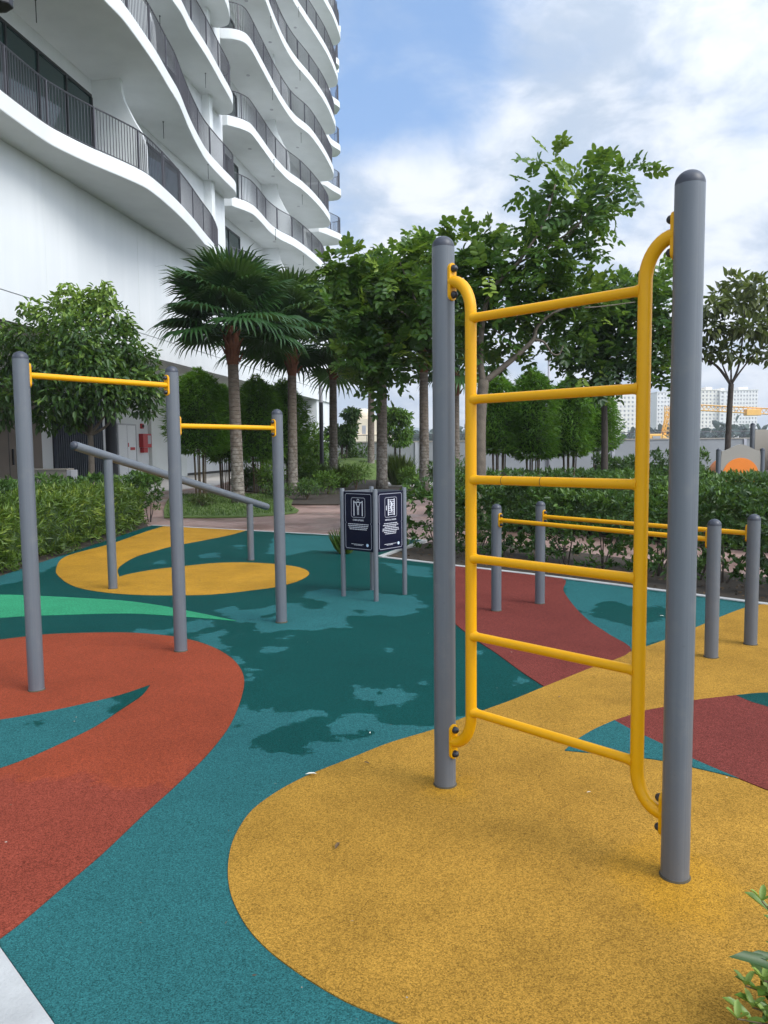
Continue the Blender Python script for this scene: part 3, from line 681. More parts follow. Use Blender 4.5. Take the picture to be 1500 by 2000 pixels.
# things hung on the lobby wall
def wall_thing(name, px, w, h, z, dep, m, label, cat):
    s = s_at(px); t_ = thing(name, FW(s, LW, z), label, cat); t_.rotation_euler = (0, 0, math.atan2(FU.y, FU.x))
    return t_
t_ = wall_thing('hose_cabinet', 281, 1, 1, 1.65, .2, M['red'], 'red fire hose cabinet on the white wall beside the door', 'hose cabinet')
b = MB(); b.box((0, -.12, .35), (.95, .24, .70)); b.box((-.18, -.12, -.14), (.45, .22, .26)); b.build('cabinet_body', M['red'], t_, bevel=.01)
b = MB(); b.box((.22, -.243, .40), (.36, .006, .44)); b.build('window_pane', M['lampgrey'], t_)
t_ = wall_thing('alarm_box', 278, .2, .2, 2.75, .1, M['red'], 'small red alarm box high above the red fire cabinet', 'alarm box')
b = MB(); b.box((0, -.05, 0), (.26, .10, .26)); b.build('housing', M['red'], t_, bevel=.02)
b = MB(); b.lathe([(.09, 0), (.07, .05), (.02, .07)], 16, (0, -.10, 0), Vector((0, -1, 0))); b.build('bell_dome', M['bolt'], t_)
t_ = wall_thing('exit_light', 238, .4, .2, 3.65, .1, M['greenblk'], 'small dark green light box above the white double door', 'exit light')
b = MB(); b.box((0, -.08, 0), (.46, .16, .20)); b.build('housing', M['greenblk'], t_, bevel=.01)
b = MB(); b.box((.12, -.163, 0), (.16, .006, .10)); b.build('lamp_lens', M['lampgrey'], t_)
# utility box in the hedge
p = at(106, 928, 21)
t_ = thing('utility_box', (p.x, p.y, -.015), 'beige utility box with a dark socket behind the left hedge', 'utility box')
b = MB(); b.box((-.15, 0, .50), (1.15, .45, 1.0)); b.box((-.15, 0, 1.02), (1.2, .5, .04)); b.build('cabinet_body', M['taupe'], t_, bevel=.01)
b = MB(); b.box((.50, -.02, .78), (.14, .42, .44)); b.build('side_box', M['lampgrey'], t_, bevel=.01)
b = MB(); b.box((.50, -.236, .72), (.10, .01, .26)); b.build('socket', M['black'], t_)

# ------------------------------------------------------------------ exercise equipment
POST_R = .0475
def flute(a):
    # shallow grooves of the aluminium extrusion
    g = 0
    for c in (0, 1, 2, 3):
        d = (a - c*math.pi/2 - .45 + math.pi) % (2*math.pi) - math.pi
        for o in (-.16, 0, .16): g += math.exp(-((d-o)/.035)**2)
    return 1 - .020*min(g, 1.0)
def post(parent, x, y, h, r_=POST_R, name='post', cap=True):
    b = MB(); b.lathe([(r_, -.1), (r_, .0), (r_, h*.5), (r_, h)], 96, (0, 0, 0), rfun=flute)
    p = b.build(name, M['post'], parent, smooth=True, auto=50); p.location = (x, y, 0)
    if cap:
        c = MB(); pr = [(r_*.97, h-.012)] + [(r_*1.0*math.cos(t), h+.004+r_*.92*math.sin(t)) for t in [i*math.pi/2/9 for i in range(9)]] + [(.002, h+.004+r_*.92)]
        c.lathe(pr, 32); c.build('post_cap', M['cap'], p, smooth=True, auto=60)
    s = MB(); s.lathe([(r_+.004, -.01), (r_+.005, .006), (r_+.001, .0105)], 32); s.build('base_ring', M['seal'], p, smooth=True)
    return p
def flange(parent, P, dirn, w=.044, h=.155):
    """oval plate and two dome bolts, P on the post surface, dirn away from the post"""
    d = Vector((dirn[0], dirn[1], 0)).normalized(); s = Vector((-d.y, d.x, 0)); up = Vector((0, 0, 1)); P = Vector(P)
    b = MB(); n = 10; ring = []
    for i in range(n+1): a = math.pi*i/n; ring.append((w/2*math.cos(a), h/2-w/2+w/2*math.sin(a)))
    for i in range(n+1): a = math.pi+math.pi*i/n; ring.append((w/2*math.cos(a), -h/2+w/2+w/2*math.sin(a)))
    b.prism(ring, -.012, .007, 0, lambda a, c, e: P + s*a + up*c + d*e)
    f = b.build('flange', M['yellow'], parent, bevel=.0015)
    for q in (-1, 1):
        c = MB(); c.lathe([(.0155, .0072), (.0155, .012), (.0135, .021), (.008, .027), (.001, .029)], 16, P+up*(q*(h/2-.024)), d)
        c.build('bolt', M['bolt'], f, smooth=True, auto=60)
    return f

# vertical ladder
L1, L2 = Vector((.26, 3.31, 0)), Vector((1.0, 2.56, 0)); org = (L1+L2)/2
lad = thing('vertical_ladder', org, 'tall climbing frame with six yellow rungs between two grey posts', 'climbing ladder')
e = (L2-L1).normalized()
post(lad, *(L1-org)[:2], 2.335); post(lad, *(L2-org)[:2], 2.335)
zt_, zb_, OFF = 2.187, .213, .148
for P, sg in ((L1, 1), (L2, -1)):
    q = P-org; d = e*sg; x0 = POST_R-.004; x1 = OFF; path = []
    rx, rz = .100, .135
    def pt(x, z): return q + d*x + Vector((0, 0, z))
    path.append(pt(x0, zt_))
    for i in range(11):
        a = math.pi/2*(1-i/10); path.append(pt(x1-rx+rx*math.cos(a), zt_-rz+rz*math.sin(a)))
    for i in range(1, 8): path.append(pt(x1, zt_-rz-(zt_-zb_-2*rz)*i/8))
    for i in range(11):
        a = -math.pi/2*(i/10); path.append(pt(x1-rx+rx*math.cos(a), zb_+rz+rz*math.sin(a)))
    path.append(pt(x0, zb_))
    b = MB(); b.tube(path, .024, 20); b.build('side_rail', M['yellow'], lad, smooth=True, auto=50)
    flange(lad, q+d*POST_R+Vector((0, 0, zt_)), d); flange(lad, q+d*POST_R+Vector((0, 0, zb_)), d)
for i in range(6):
    z = .371+.331*i; A = L1-org+e*(OFF+.012)+Vector((0, 0, z)); Bq = L2-org-e*(OFF+.012)+Vector((0, 0, z)); Lr = (Bq-A).length
    b = MB(); dd = (Bq-A).normalized()
    b.tube([A+dd*t for t in (0, .012, .02, .03, Lr*.5, Lr-.03, Lr-.02, Lr-.012, Lr)], [.025, .0225, .0195, .0185, .0185, .0185, .0195, .0225, .025], 18)
    rg_ = b.build('rung', M['yellow'], lad, smooth=True, auto=50)
    if i == 3:
        for fr_ in (.21, .46):
            k_ = MB(); q_ = A+dd*(Lr*fr_); k_.tube([q_-dd*.0012, q_+dd*.0012], .0189, 18); k_.build('scuff_ring', M['bolt'], rg_)
# pull-up bars
P1, P2, P3 = Vector((-2.2, 4.73, 0)), Vector((-1.53, 5.64, 0)), Vector((-.90, 6.57, 0))
pu = thing('pull_up_station', P2, 'pull-up station of three grey posts with two yellow bars at stepped heights', 'pull-up bars')
for P, h in ((P1, 2.06), (P2, 2.06), (P3, 1.79)): post(pu, *(P-P2)[:2], h)
for A, Bq, z in ((P1, P2, 1.966), (P2, P3, 1.676)):
    d = (Bq-A).normalized(); a = A-P2+d*(POST_R-.003)+Vector((0, 0, z)); c = Bq-P2-d*(POST_R-.003)+Vector((0, 0, z))
    b = MB(); b.tube([a, a+(c-a)*.5, c], .019, 18); b.build('bar', M['yellow'], pu, smooth=True, auto=50)
    flange(pu, a+d*.003, d, .046, .15); flange(pu, c-d*.003, -d, .046, .15)
# sloping balance rail
I1, I2 = Vector((-2.96, 8.27, 0)), Vector((-1.81, 10.33, 0))
ir = thing('sloping_rail', (I1+I2)/2, 'grey sloping tube on two short posts by the hedge', 'exercise rail'); o_ = (I1+I2)/2
z1_, z2_ = 1.44, .80; e2 = (I2-I1); Ln = e2.length; e2 = e2/Ln; sl = (z2_-z1_)/Ln
a = I1-o_-e2*.42+Vector((0, 0, z1_-sl*.42)); c = I2-o_+e2*.36+Vector((0, 0, z2_+sl*.36))
b = MB(); b.tube([a, (a+c)/2, c], .047, 28); bm_ = b.build('beam', M['post'], ir, smooth=True, auto=50)
dv = (c-a).normalized()
for P, dr_ in ((a, -dv), (c, dv)):
    k = MB(); k.lathe([(.0465, -.01), (.0475, .0), (.044, .02), (.03, .036), (.002, .042)], 24, P, dr_); k.build('end_cap', M['cap'] if P is a else M['post'], bm_, smooth=True, auto=60)
post(ir, *(I1-o_)[:2], z1_-.035, cap=False); post(ir, *(I2-o_)[:2], z2_-.035, .044, cap=False)
# parallel bars
B1, B2, B3, B4 = Vector((1.02, 6.94, 0)), Vector((1.48, 7.24, 0)), Vector((2.30, 5.32, 0)), Vector((2.74, 5.66, 0))
o_ = (B1+B2+B3+B4)/4
pb = thing('parallel_bars', o_, 'low parallel bars on four short grey posts near the shrubs', 'parallel bars')
for P in (B1, B2, B3, B4): post(pb, *(P-o_)[:2], .938, .046)
for A, Bq in ((B1, B3), (B2, B4)):
    d = (Bq-A).normalized(); a = A-o_+d*.044+Vector((0, 0, .838)); c = Bq-o_-d*.044+Vector((0, 0, .838))
    b = MB(); b.tube([a, (a+c)/2, c], .019, 18); b.build('bar', M['yellow'], pb, smooth=True, auto=50)
    flange(pb, a+d*.003, d, .044, .13); flange(pb, c-d*.003, -d, .044, .13)

# information sign
Q1, Q2, Q3, Q4 = Vector((-.42, 7.73, 0)), Vector((-.085, 7.45, 0)), Vector((.205, 7.78, 0)), Vector((-.13, 8.05, 0))
o_ = (Q1+Q2+Q3+Q4)/4
sg = thing('information_sign', o_, 'four-sided dark navy exercise sign on slim grey posts', 'sign')
for P in (Q1, Q2, Q3, Q4):
    b = MB(); b.lathe([(.024, -.1), (.024, 1.09), (.021, 1.098), (.002, 1.10)], 24, P-o_); b.build('post', M['post'], sg, smooth=True, auto=45)
def text_mesh(txt, size):
    cu = bpy.data.curves.new('lettering', 'FONT'); cu.body = txt; cu.size = size; cu.align_x = 'CENTER'; cu.align_y = 'CENTER'; cu.extrude = .0006; cu.offset = size*.012
    ob = bpy.data.objects.new('lettering', cu); COL.objects.link(ob)
    bpy.context.view_layer.update()
    me = bpy.data.meshes.new_from_object(ob.evaluated_get(bpy.context.evaluated_depsgraph_get()))
    bpy.data.objects.remove(ob); bpy.data.curves.remove(cu); return me
def bar2(b, x0, y0, x1, y1, w, z0=0.0, z1=.0012):
    d = Vector((x1-x0, y1-y0)); L = d.length; d /= L; nn = Vector((-d.y, d.x))*w/2
    b.prism([(x0-nn.x, y0-nn.y), (x1-nn.x, y1-nn.y), (x1+nn.x, y1+nn.y), (x0+nn.x, y0+nn.y)], z0, z1)
def rrect(b, x0, y0, x1, y1, r_, w, z1=.0012):
    pts = []
    for cx, cy, a0 in ((x1-r_, y1-r_, 0), (x0+r_, y1-r_, 90), (x0+r_, y0+r_, 180), (x1-r_, y0+r_, 270)):
        pts += [(cx+r_*math.cos(R(a0+q)), cy+r_*math.sin(R(a0+q))) for q in range(0, 91, 15)]
    for p, q in zip(pts, pts[1:]+pts[:1]): bar2(b, *p, *q, w, 0, z1)
def sign_panel(A, Bq, front, which):
    mid = (A+Bq)/2-o_; d = (Bq-A).normalized(); w = (Bq-A).length-.052; h = .59
    nrm = d.cross(Vector((0, 0, 1)))
    mt = Matrix(((d.x, 0, nrm.x, mid.x), (d.y, 0, nrm.y, mid.y), (0, 1, 0, .775), (0, 0, 0, 1)))
    b = MB(); b.box((0, 0, 0), (w, h, .012)); p = b.build('sign_panel' if front else 'back_panel', M['navy'] if front else M['post'], sg, bevel=.002); p.matrix_local = mt
    if not front: return
    def sub(name, bb_, m, z=.0062):
        q = bb_.build(name, m, p); q.location = (0, 0, z); return q
    # border in four pieces with notched joints
    b = MB(); X, Y, k = w/2-.022, h/2-.022, .012
    bar2(b, -X+k, Y, X-k, Y, .005); bar2(b, -X+k, -Y, X-k, -Y, .005)
    for s in (-1, 1):
        bar2(b, s*X, Y-k, s*X, -.005, .005); bar2(b, s*X, -.03, s*X, -Y+k, .005)
        bar2(b, s*X, -.005, s*(X-.010), -.0175, .004); bar2(b, s*(X-.010), -.0175, s*X, -.03, .004)
        for t in (-1, 1): bar2(b, s*(X-k), t*Y, s*X, t*(Y-k), .004)
    sub('border', b, M['printdim'])
    b = MB(); cx = 0 if which == 0 else .005; rrect(b, -.09+cx, .04, .09+cx, .235, .02, .005); sub('icon_frame', b, M['printdim'])
    b = MB()
    if which == 0:
        for s in (-1, 1): bar2(b, s*.055, .055, s*.055, .205, .011)
        bar2(b, -.0493, .19, .0493, .19, .007, 0, .0010)
        n = 14
        for i in range(n): bar2(b, .013*math.cos(2*math.pi*i/n), .207+.015*math.sin(2*math.pi*i/n), .013*math.cos(2*math.pi*(i+1)/n), .207+.015*math.sin(2*math.pi*(i+1)/n), .004, 0, .0013)
        for s in (-1, 1): 
            bar2(b, s*.028, .185, s*.012, .152, .007, 0, .0014); bar2(b, s*.010, .152, s*.006, .066, .006, 0, .0015)
            bar2(b, s*.012, .151, s*.004, .118, .006, 0, .0016)
        bar2(b, -.010, .146, .010, .146, .008, 0, .0017)
    else:
        for s in (-1, 1): bar2(b, .012+s*.045, .055, .012+s*.045, .220, .012)
        for i in range(8): bar2(b, -.027, .066+i*.0205, .051, .066+i*.0205, .006, 0, .0010)
        bar2(b, -.062, .11, -.062, .155, .009)
        bar2(b, -.005, .20, .03, .165, .009, 0, .0014); bar2(b, .030, .165, .0, .135, .010, 0, .0015); bar2(b, .0, .135, .03, .10, .009, 0, .0016); bar2(b, .012, .19, .012, .085, .008, 0, .0017)
    sub('pictogram', b, M['print'])
    me = text_mesh('CHIN UP BAR' if which == 0 else 'VERTICAL LADDER', .0235 if which == 0 else .020)
    q = bpy.data.objects.new('heading', me); COL.objects.link(q); me.materials.clear(); me.materials.append(M['print']); q.parent = p; q.location = (0, .012, .0067)
    # body copy too small to read: rows of word-long strokes
    b = MB(); rows = [(-.028, .135), (-.045, .135), (-.062, .125), (-.079, .115)] if which == 0 else [(-.022-.0172*i, (.10, .115, .09, .12, .125, .10, .08)[i]) for i in range(7)]
    rr = random.Random(3+which)
    for y, hw in rows:
        x = -hw
        while x < hw-.01:
            ww = min(rr.uniform(.012, .034), hw-x); bar2(b, x, y, x+ww, y, .0068); x += ww+.005
    sub('text_lines', b, M['print']); b = MB()
    for y, hw in ((-.228, .085), (-.238, .05)):
        x = -hw-.01
        while x < hw-.02: ww = min(rr.uniform(.01, .03), hw-x); bar2(b, x, y, x+ww, y, .004); x += ww+.004
    sub('small_print', b, M['print'])
    b = MB(); b.lathe([(.0155, 0), (.0155, .0012)], 20, (.118, -.232, 0)); sub('round_logo', b, M['printblue'])
sign_panel(Q1, Q2, True, 0); sign_panel(Q2, Q3, True, 1); sign_panel(Q3, Q4, False, 0); sign_panel(Q4, Q1, False, 0)

# ------------------------------------------------------------------ foliage builders
def limb(b, pts, r0, r1, n=8):
    P = [Vector(p) for p in pts]; out = []
    for i in range(len(P)-1):
        p0, p1, p2, p3 = P[max(i-1, 0)], P[i], P[i+1], P[min(i+2, len(P)-1)]
        for k in range(4):
            t = k/4; out.append(.5*((2*p1)+(p2-p0)*t+(2*p0-5*p1+4*p2-p3)*t*t+(3*p1-p0-3*p2+p3)*t**3))
    out.append(P[-1]); m = len(out)
    b.tube(out, [r0+(r1-r0)*(i/(m-1))**.8 for i in range(m)], n)
def cluster_pts(c, r, n, flat=1.0):
    d = rnd_dirs(n); u = RNG.random(n)**.42
    off = d*u[:, None]*np.array(r if hasattr(r, '__len__') else (r, r, r*flat)); return np.asarray(c)+off, d
def simple_leaves(lv, c, r, n, L, Wd, droop=.35, tint=.4, flat=.8, tmpl=T_LEAF, topy=0.0):
    P, d = cluster_pts(c, r, n, flat)
    D = d*.8 + RNG.normal(size=(n, 3))*.55 + np.array((0, 0, -droop)); N = RNG.normal(size=(n, 3))*.45 + np.array((0, 0, 1.0)) + d*.4
    l = L*RNG.uniform(.7, 1.25, n)
    rz = np.max(r) if hasattr(r, '__len__') else r
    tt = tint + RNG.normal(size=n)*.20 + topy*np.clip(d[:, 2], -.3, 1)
    lv.add(P, D, N, l, l*Wd*RNG.uniform(.85, 1.15, n), tt, tmpl)
def pinnate_leaves(lv, c, r, n, RL, pairs, L, Wd, tint=.4, flat=.8, yellow=.02):
    P, d = cluster_pts(c, r, n, flat)
    D = unit(d*.9 + RNG.normal(size=(n, 3))*.45 + np.array((0, 0, .12)))
    N = unit(np.array((0, 0, 1.0)) + RNG.normal(size=(n, 3))*.35 + d*.25); S_ = unit(np.cross(N, D)); N = np.cross(D, S_)
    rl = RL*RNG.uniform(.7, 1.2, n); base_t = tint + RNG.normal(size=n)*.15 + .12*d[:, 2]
    yl = RNG.random(n) < yellow; base_t = np.where(yl, 1.0, base_t)
    for j in range(pairs):
        t = (j+.9)/(pairs)
        for sd in (-1, 1):
            pos = P + D*(rl*t)[:, None] - np.array((0, 0, 1.0))*(rl*.28*t*t)[:, None]
            LD = S_*sd*.9 + D*.42 + RNG.normal(size=(n, 3))*.16 + np.array((0, 0, -.12))
            l = L*(1-.35*abs(t-.55))*RNG.uniform(.85, 1.15, n)
            lv.add(pos, LD, N+RNG.normal(size=(n, 3))*.2, l, l*Wd, base_t+RNG.normal(size=n)*.07, T_OVAL)
    lv.add(P+D*rl[:, None]*.98-np.array((0, 0, 1.0))*(rl*.27)[:, None], D, N, L, L*Wd, base_t, T_OVAL)

def tree(name, base, limbs, clusters, kind, label, cat, leafm, bark, group=None, lkw={}):
    t_ = thing(name, base, label, cat, group); bo = Vector(base)
    b = MB()
    for pts, r0, r1 in limbs: limb(b, [Vector(p)-bo for p in pts], r0, r1)
    b.build('trunk', bark, t_, smooth=True)
    lv = Leaves()
    for cc in clusters:
        c, r, n = cc[:3]; extra = dict(lkw); extra.update(cc[3] if len(cc) > 3 else {})
        (pinnate_leaves if kind == 'pinnate' else simple_leaves)(lv, np.array(Vector(c)-bo), r, n, **extra)
    lv.build('crown', leafm, t_)
    return t_

# left round tree between the hedges
Y = 18.0; base = at(179, 990, Y); base.z = -.02
lim = [([base, at(179, 930, Y), at(178, 880, Y), at(176, 850, Y)], .085, .065)]
cl = []
rr = random.Random(11)
for (x, y, dx) in [(120, 790, -.3), (90, 720, .4), (230, 790, .3), (255, 720, -.3), (170, 700, -.6), (150, 640, .2), (200, 620, -.2), (60, 760, .2), (180, 770, -.7)]:
    lim.append(([at(176, 850, Y), at((176+x)/2+rr.uniform(-8, 8), (850+y)/2+10, Y+dx*.4), at(x, y, Y+dx)], .045, .012))
for (x, y, r_, dY) in [(60, 660, 50, 0), (20, 700, 45, .5), (110, 620, 46, -.3), (165, 610, 44, .3), (215, 620, 40, 0), (150, 660, 60, -.8), (230, 680, 50, -.3), (265, 700, 46, .2), (100, 720, 60, -.9), (180, 720, 62, -1.0), (250, 750, 52, -.3), (50, 770, 52, -.4), (130, 780, 50, -.9), (210, 780, 46, -.7), (285, 770, 34, 0), (10, 800, 45, .2), (90, 820, 30, -.3), (160, 590, 30, .2), (205, 585, 24, .1), (60, 605, 22, .2), (150, 700, 70, .9), (230, 720, 60, .9), (70, 730, 60, 1.0), (-20, 650, 40, .4), (280, 800, 22, .1), (145, 820, 26, -.3), (-40, 750, 60, .4), (120, 585, 20, .1), (245, 640, 22, 0), (300, 735, 22, .1), (190, 568, 13, .1), (208, 562, 12, 0), (130, 562, 12, .1)]:
    rm = r_*Y/1500
    top = y < 640
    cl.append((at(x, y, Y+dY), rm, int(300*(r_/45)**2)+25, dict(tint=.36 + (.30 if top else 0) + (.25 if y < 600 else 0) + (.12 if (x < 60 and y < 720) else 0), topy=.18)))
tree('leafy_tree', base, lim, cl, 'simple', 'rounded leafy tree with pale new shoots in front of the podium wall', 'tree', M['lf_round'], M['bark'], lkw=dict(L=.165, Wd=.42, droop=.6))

# big pinnate tree behind the ladder
Y = 12.5; base = at(936, 1040, Y); base.z = -.02
lim = [([base, at(937, 930, Y), at(938, 820, Y), at(945, 742, Y)], .115, .085),
       ([at(944, 748, Y), at(938, 690, Y), at(950, 590, Y-.2), at(990, 530, Y-.3), at(1010, 515, Y-.3), at(1060, 440, Y-.3), at(1085, 360, Y-.3)], .06, .012),
       ([at(946, 746, Y), at(985, 715, Y), at(1020, 685, Y), at(1042, 662, Y), at(1048, 640, Y), at(1070, 618, Y), at(1105, 600, Y)], .055, .02),
       ([at(1042, 663, Y), at(1062, 668, Y), at(1078, 690, Y), at(1092, 692, Y), at(1100, 675, Y)], .024, .008),
       ([at(1105, 600, Y), at(1160, 600, Y+.2), at(1240, 590, Y+.4)], .018, .007),
       ([at(1010, 515, Y-.3), at(1090, 470, Y-.3), at(1170, 400, Y-.4), at(1210, 360, Y-.4)], .02, .006),
       ([at(940, 690, Y), at(915, 620, Y+.2), at(900, 540, Y+.3), at(900, 490, Y+.3)], .035, .01),
       ([at(1100, 470, Y-.3), at(1130, 440, Y-.3), at(1140, 400, Y-.3)], .015, .006),
       ([at(960, 640, Y), at(985, 655, Y-.1), at(1005, 640, Y), at(1012, 610, Y)], .012, .005)]
cl = []
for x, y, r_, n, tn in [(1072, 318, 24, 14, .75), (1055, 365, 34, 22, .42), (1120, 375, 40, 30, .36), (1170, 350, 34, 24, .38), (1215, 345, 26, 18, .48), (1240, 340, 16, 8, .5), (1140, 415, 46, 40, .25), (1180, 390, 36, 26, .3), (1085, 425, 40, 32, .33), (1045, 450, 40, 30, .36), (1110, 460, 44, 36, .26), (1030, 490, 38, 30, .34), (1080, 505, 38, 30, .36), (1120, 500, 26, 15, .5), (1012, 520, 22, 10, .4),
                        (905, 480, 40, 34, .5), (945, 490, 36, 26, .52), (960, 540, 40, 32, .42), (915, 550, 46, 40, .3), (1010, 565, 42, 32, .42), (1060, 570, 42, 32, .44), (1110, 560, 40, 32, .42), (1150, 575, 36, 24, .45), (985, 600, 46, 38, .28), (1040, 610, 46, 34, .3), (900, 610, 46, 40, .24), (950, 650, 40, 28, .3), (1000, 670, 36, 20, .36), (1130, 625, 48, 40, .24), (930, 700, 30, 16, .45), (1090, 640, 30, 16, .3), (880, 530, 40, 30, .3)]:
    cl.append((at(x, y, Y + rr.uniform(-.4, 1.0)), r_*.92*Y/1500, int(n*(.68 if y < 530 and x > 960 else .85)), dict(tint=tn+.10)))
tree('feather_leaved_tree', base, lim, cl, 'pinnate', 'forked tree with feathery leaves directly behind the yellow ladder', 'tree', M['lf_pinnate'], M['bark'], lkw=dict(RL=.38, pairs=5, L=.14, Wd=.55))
# second pinnate tree, trunk standing behind the left ladder post
Y = 15.0; base = at(862, 1000, Y); base.z = -.02
lim = [([base, at(862, 900, Y), at(860, 800, Y), at(856, 720, Y)], .10, .07),
       ([at(856, 724, Y), at(835, 650, Y-.2), at(800, 560, Y-.2), at(780, 510, Y-.2)], .045, .01),
       ([at(850, 700, Y), at(800, 650, Y-.4), at(765, 668, Y-.6), at(730, 690, Y-.6)], .035, .008),
       ([at(830, 640, Y-.2), at(770, 600, Y-.4), at(700, 560, Y-.4)], .03, .008), ([at(856, 724, Y), at(866, 640, Y+.3), at(870, 560, Y+.3)], .05, .01)]
cl = []
for x, y, r_, n, tn in [(665, 520, 28, 20, .5), (700, 530, 36, 30, .46), (745, 540, 38, 32, .42), (790, 500, 32, 24, .62), (825, 500, 32, 26, .45), (810, 540, 40, 34, .42), (690, 570, 42, 38, .30), (745, 590, 46, 42, .34), (800, 590, 46, 42, .32), (835, 580, 36, 30, .28), (720, 625, 44, 38, .22), (775, 640, 44, 36, .26), (825, 640, 40, 32, .24), (690, 660, 36, 26, .2), (730, 680, 40, 34, .30), (770, 690, 42, 36, .30), (710, 710, 36, 28, .34), (750, 725, 34, 26, .32), (735, 750, 24, 12, .28), (685, 700, 22, 12, .34), (800, 690, 34, 24, .24), (655, 560, 26, 18, .3), (860, 560, 40, 30, .3), (860, 620, 40, 30, .24), (835, 480, 26, 16, .5), (690, 505, 20, 10, .55), (660, 610, 30, 20, .2)]:
    cl.append((at(x, y, Y + rr.uniform(-.8, .8)), r_*.80*Y/1500, int(n*1.0), dict(tint=tn+.10)))
tree('feather_leaved_tree', base, lim, cl, 'pinnate', 'dense feathery tree leaning left over the palms beside the ladder', 'tree', M['lf_pinnate'], M['bark'], lkw=dict(RL=.40, pairs=5, L=.15, Wd=.55, yellow=.035))
# third tree further right behind the ladder
Y = 19.0; base = at(1180, 960, Y); base.z = -.02
lim = [([base, at(1181, 850, Y), at(1180, 780, Y), at(1182, 720, Y), at(1185, 660, Y)], .10, .05), ([at(1182, 745, Y), at(1165, 700, Y), at(1140, 650, Y)], .03, .01), ([at(1184, 690, Y), at(1220, 680, Y), at(1260, 655, Y)], .03, .008), ([at(1185, 660, Y), at(1190, 610, Y), at(1200, 570, Y)], .03, .01)]
cl = []
for x, y, r_, n, tn in [(1130, 620, 40, 26, .25), (1170, 600, 44, 34, .24), (1160, 660, 46, 38, .18), (1200, 640, 48, 40, .18), (1210, 690, 40, 28, .22), (1150, 700, 38, 26, .2), (1180, 715, 30, 18, .24), (1230, 570, 34, 26, .42), (1280, 580, 36, 26, .46), (1300, 545, 22, 12, .6), (1265, 620, 46, 36, .32), (1300, 640, 40, 28, .32), (1280, 690, 36, 24, .24), (1300, 720, 30, 16, .24), (1240, 720, 26, 10, .3), (1115, 680, 30, 16, .22), (1130, 730, 22, 8, .3), (1185, 740, 16, 6, .3), (1210, 560, 26, 18, .38)]:
    cl.append((at(x, y, Y + rr.uniform(-1, 1)), r_*Y/1500, int(n*1.5), dict(tint=tn)))
tree('feather_leaved_tree', base, lim, cl, 'pinnate', 'dark feathery tree between the far towers and the ladder top', 'tree', M['lf_pinnate'], M['barkdark'], lkw=dict(RL=.46, pairs=5, L=.18, Wd=.52))
# open bronze tree at the right edge
Y = 24.0; base = at(1420, 960, Y); base.z = -.02
lim = [([base, at(1421, 880, Y), at(1425, 800, Y), at(1428, 750, Y)], .10, .085), ([at(1428, 752, Y), at(1400, 715, Y), at(1370, 700, Y), at(1340, 690, Y)], .055, .02), ([at(1427, 750, Y), at(1412, 715, Y), at(1405, 690, Y)], .035, .015), ([at(1428, 750, Y), at(1428, 700, Y), at(1430, 640, Y)], .035, .015), ([at(1429, 750, Y), at(1444, 710, Y), at(1452, 640, Y), at(1455, 590, Y)], .045, .015), ([at(1430, 748, Y), at(1450, 720, Y), at(1480, 685, Y), at(1520, 660, Y)], .035, .012)]
cl = []
for x, y, r_, n in [(1440, 550, 26, 60), (1475, 560, 30, 80), (1410, 580, 26, 60), (1390, 600, 24, 50), (1440, 590, 30, 80), (1480, 600, 32, 80), (1385, 640, 30, 70), (1420, 640, 30, 70), (1460, 640, 30, 70), (1495, 640, 30, 70), (1390, 685, 26, 50), (1420, 690, 24, 40), (1460, 690, 26, 40), (1510, 580, 36, 80), (1530, 640, 40, 90), (1500, 690, 26, 40), (1355, 620, 26, 50), (1345, 660, 26, 50), (1560, 600, 40, 90)]:
    cl.append((at(x, y, Y + rr.uniform(-1, 1)), r_*Y/1500, int(n*1.15), dict(tint=.58 + (.12 if y < 600 else -.05))))
tree('bronze_tree', base, lim, cl, 'simple', 'open crowned tree with bronze leaves and forked trunk at right', 'tree', M['lf_bronze'], M['barkdark'], lkw=dict(L=.30, Wd=.40, droop=.30, flat=.6))
# small garden trees far back
for (x, yb, yt, w, Yd, lab, nm, mm) in [(772, 905, 785, 34, 44, 'small bright green tree beyond the middle palms', 'garden_tree', M['lf_shrub']), (668, 900, 790, 34, 42, 'dark green garden tree left of the domed building', 'garden_tree', M['lf_hedge_dark'])]:
    base = at(x, yb, Yd); base.z = -.02; cy = yt + w*1.35
    cl = [(at(x+rr.uniform(-.6, .6)*w, cy+rr.uniform(-.9, 1.0)*w, Yd+rr.uniform(-.8, .8)), w*.42*Yd/1500, 130, dict(tint=.4)) for _ in range(16)]
    tree(nm, base, [([base, at(x, (yb+cy)/2, Yd), at(x, cy, Yd)], .09, .04), ([at(x, cy+w*.7, Yd), at(x+w*.4, cy, Yd)], .04, .015), ([at(x+8, yb, Yd), at(x+9, cy+w, Yd), at(x+5, cy, Yd)], .06, .02)], cl, 'simple', lab, 'tree', mm, M['barkdark'], 'small garden trees', lkw=dict(L=.26, Wd=.42, droop=.3))

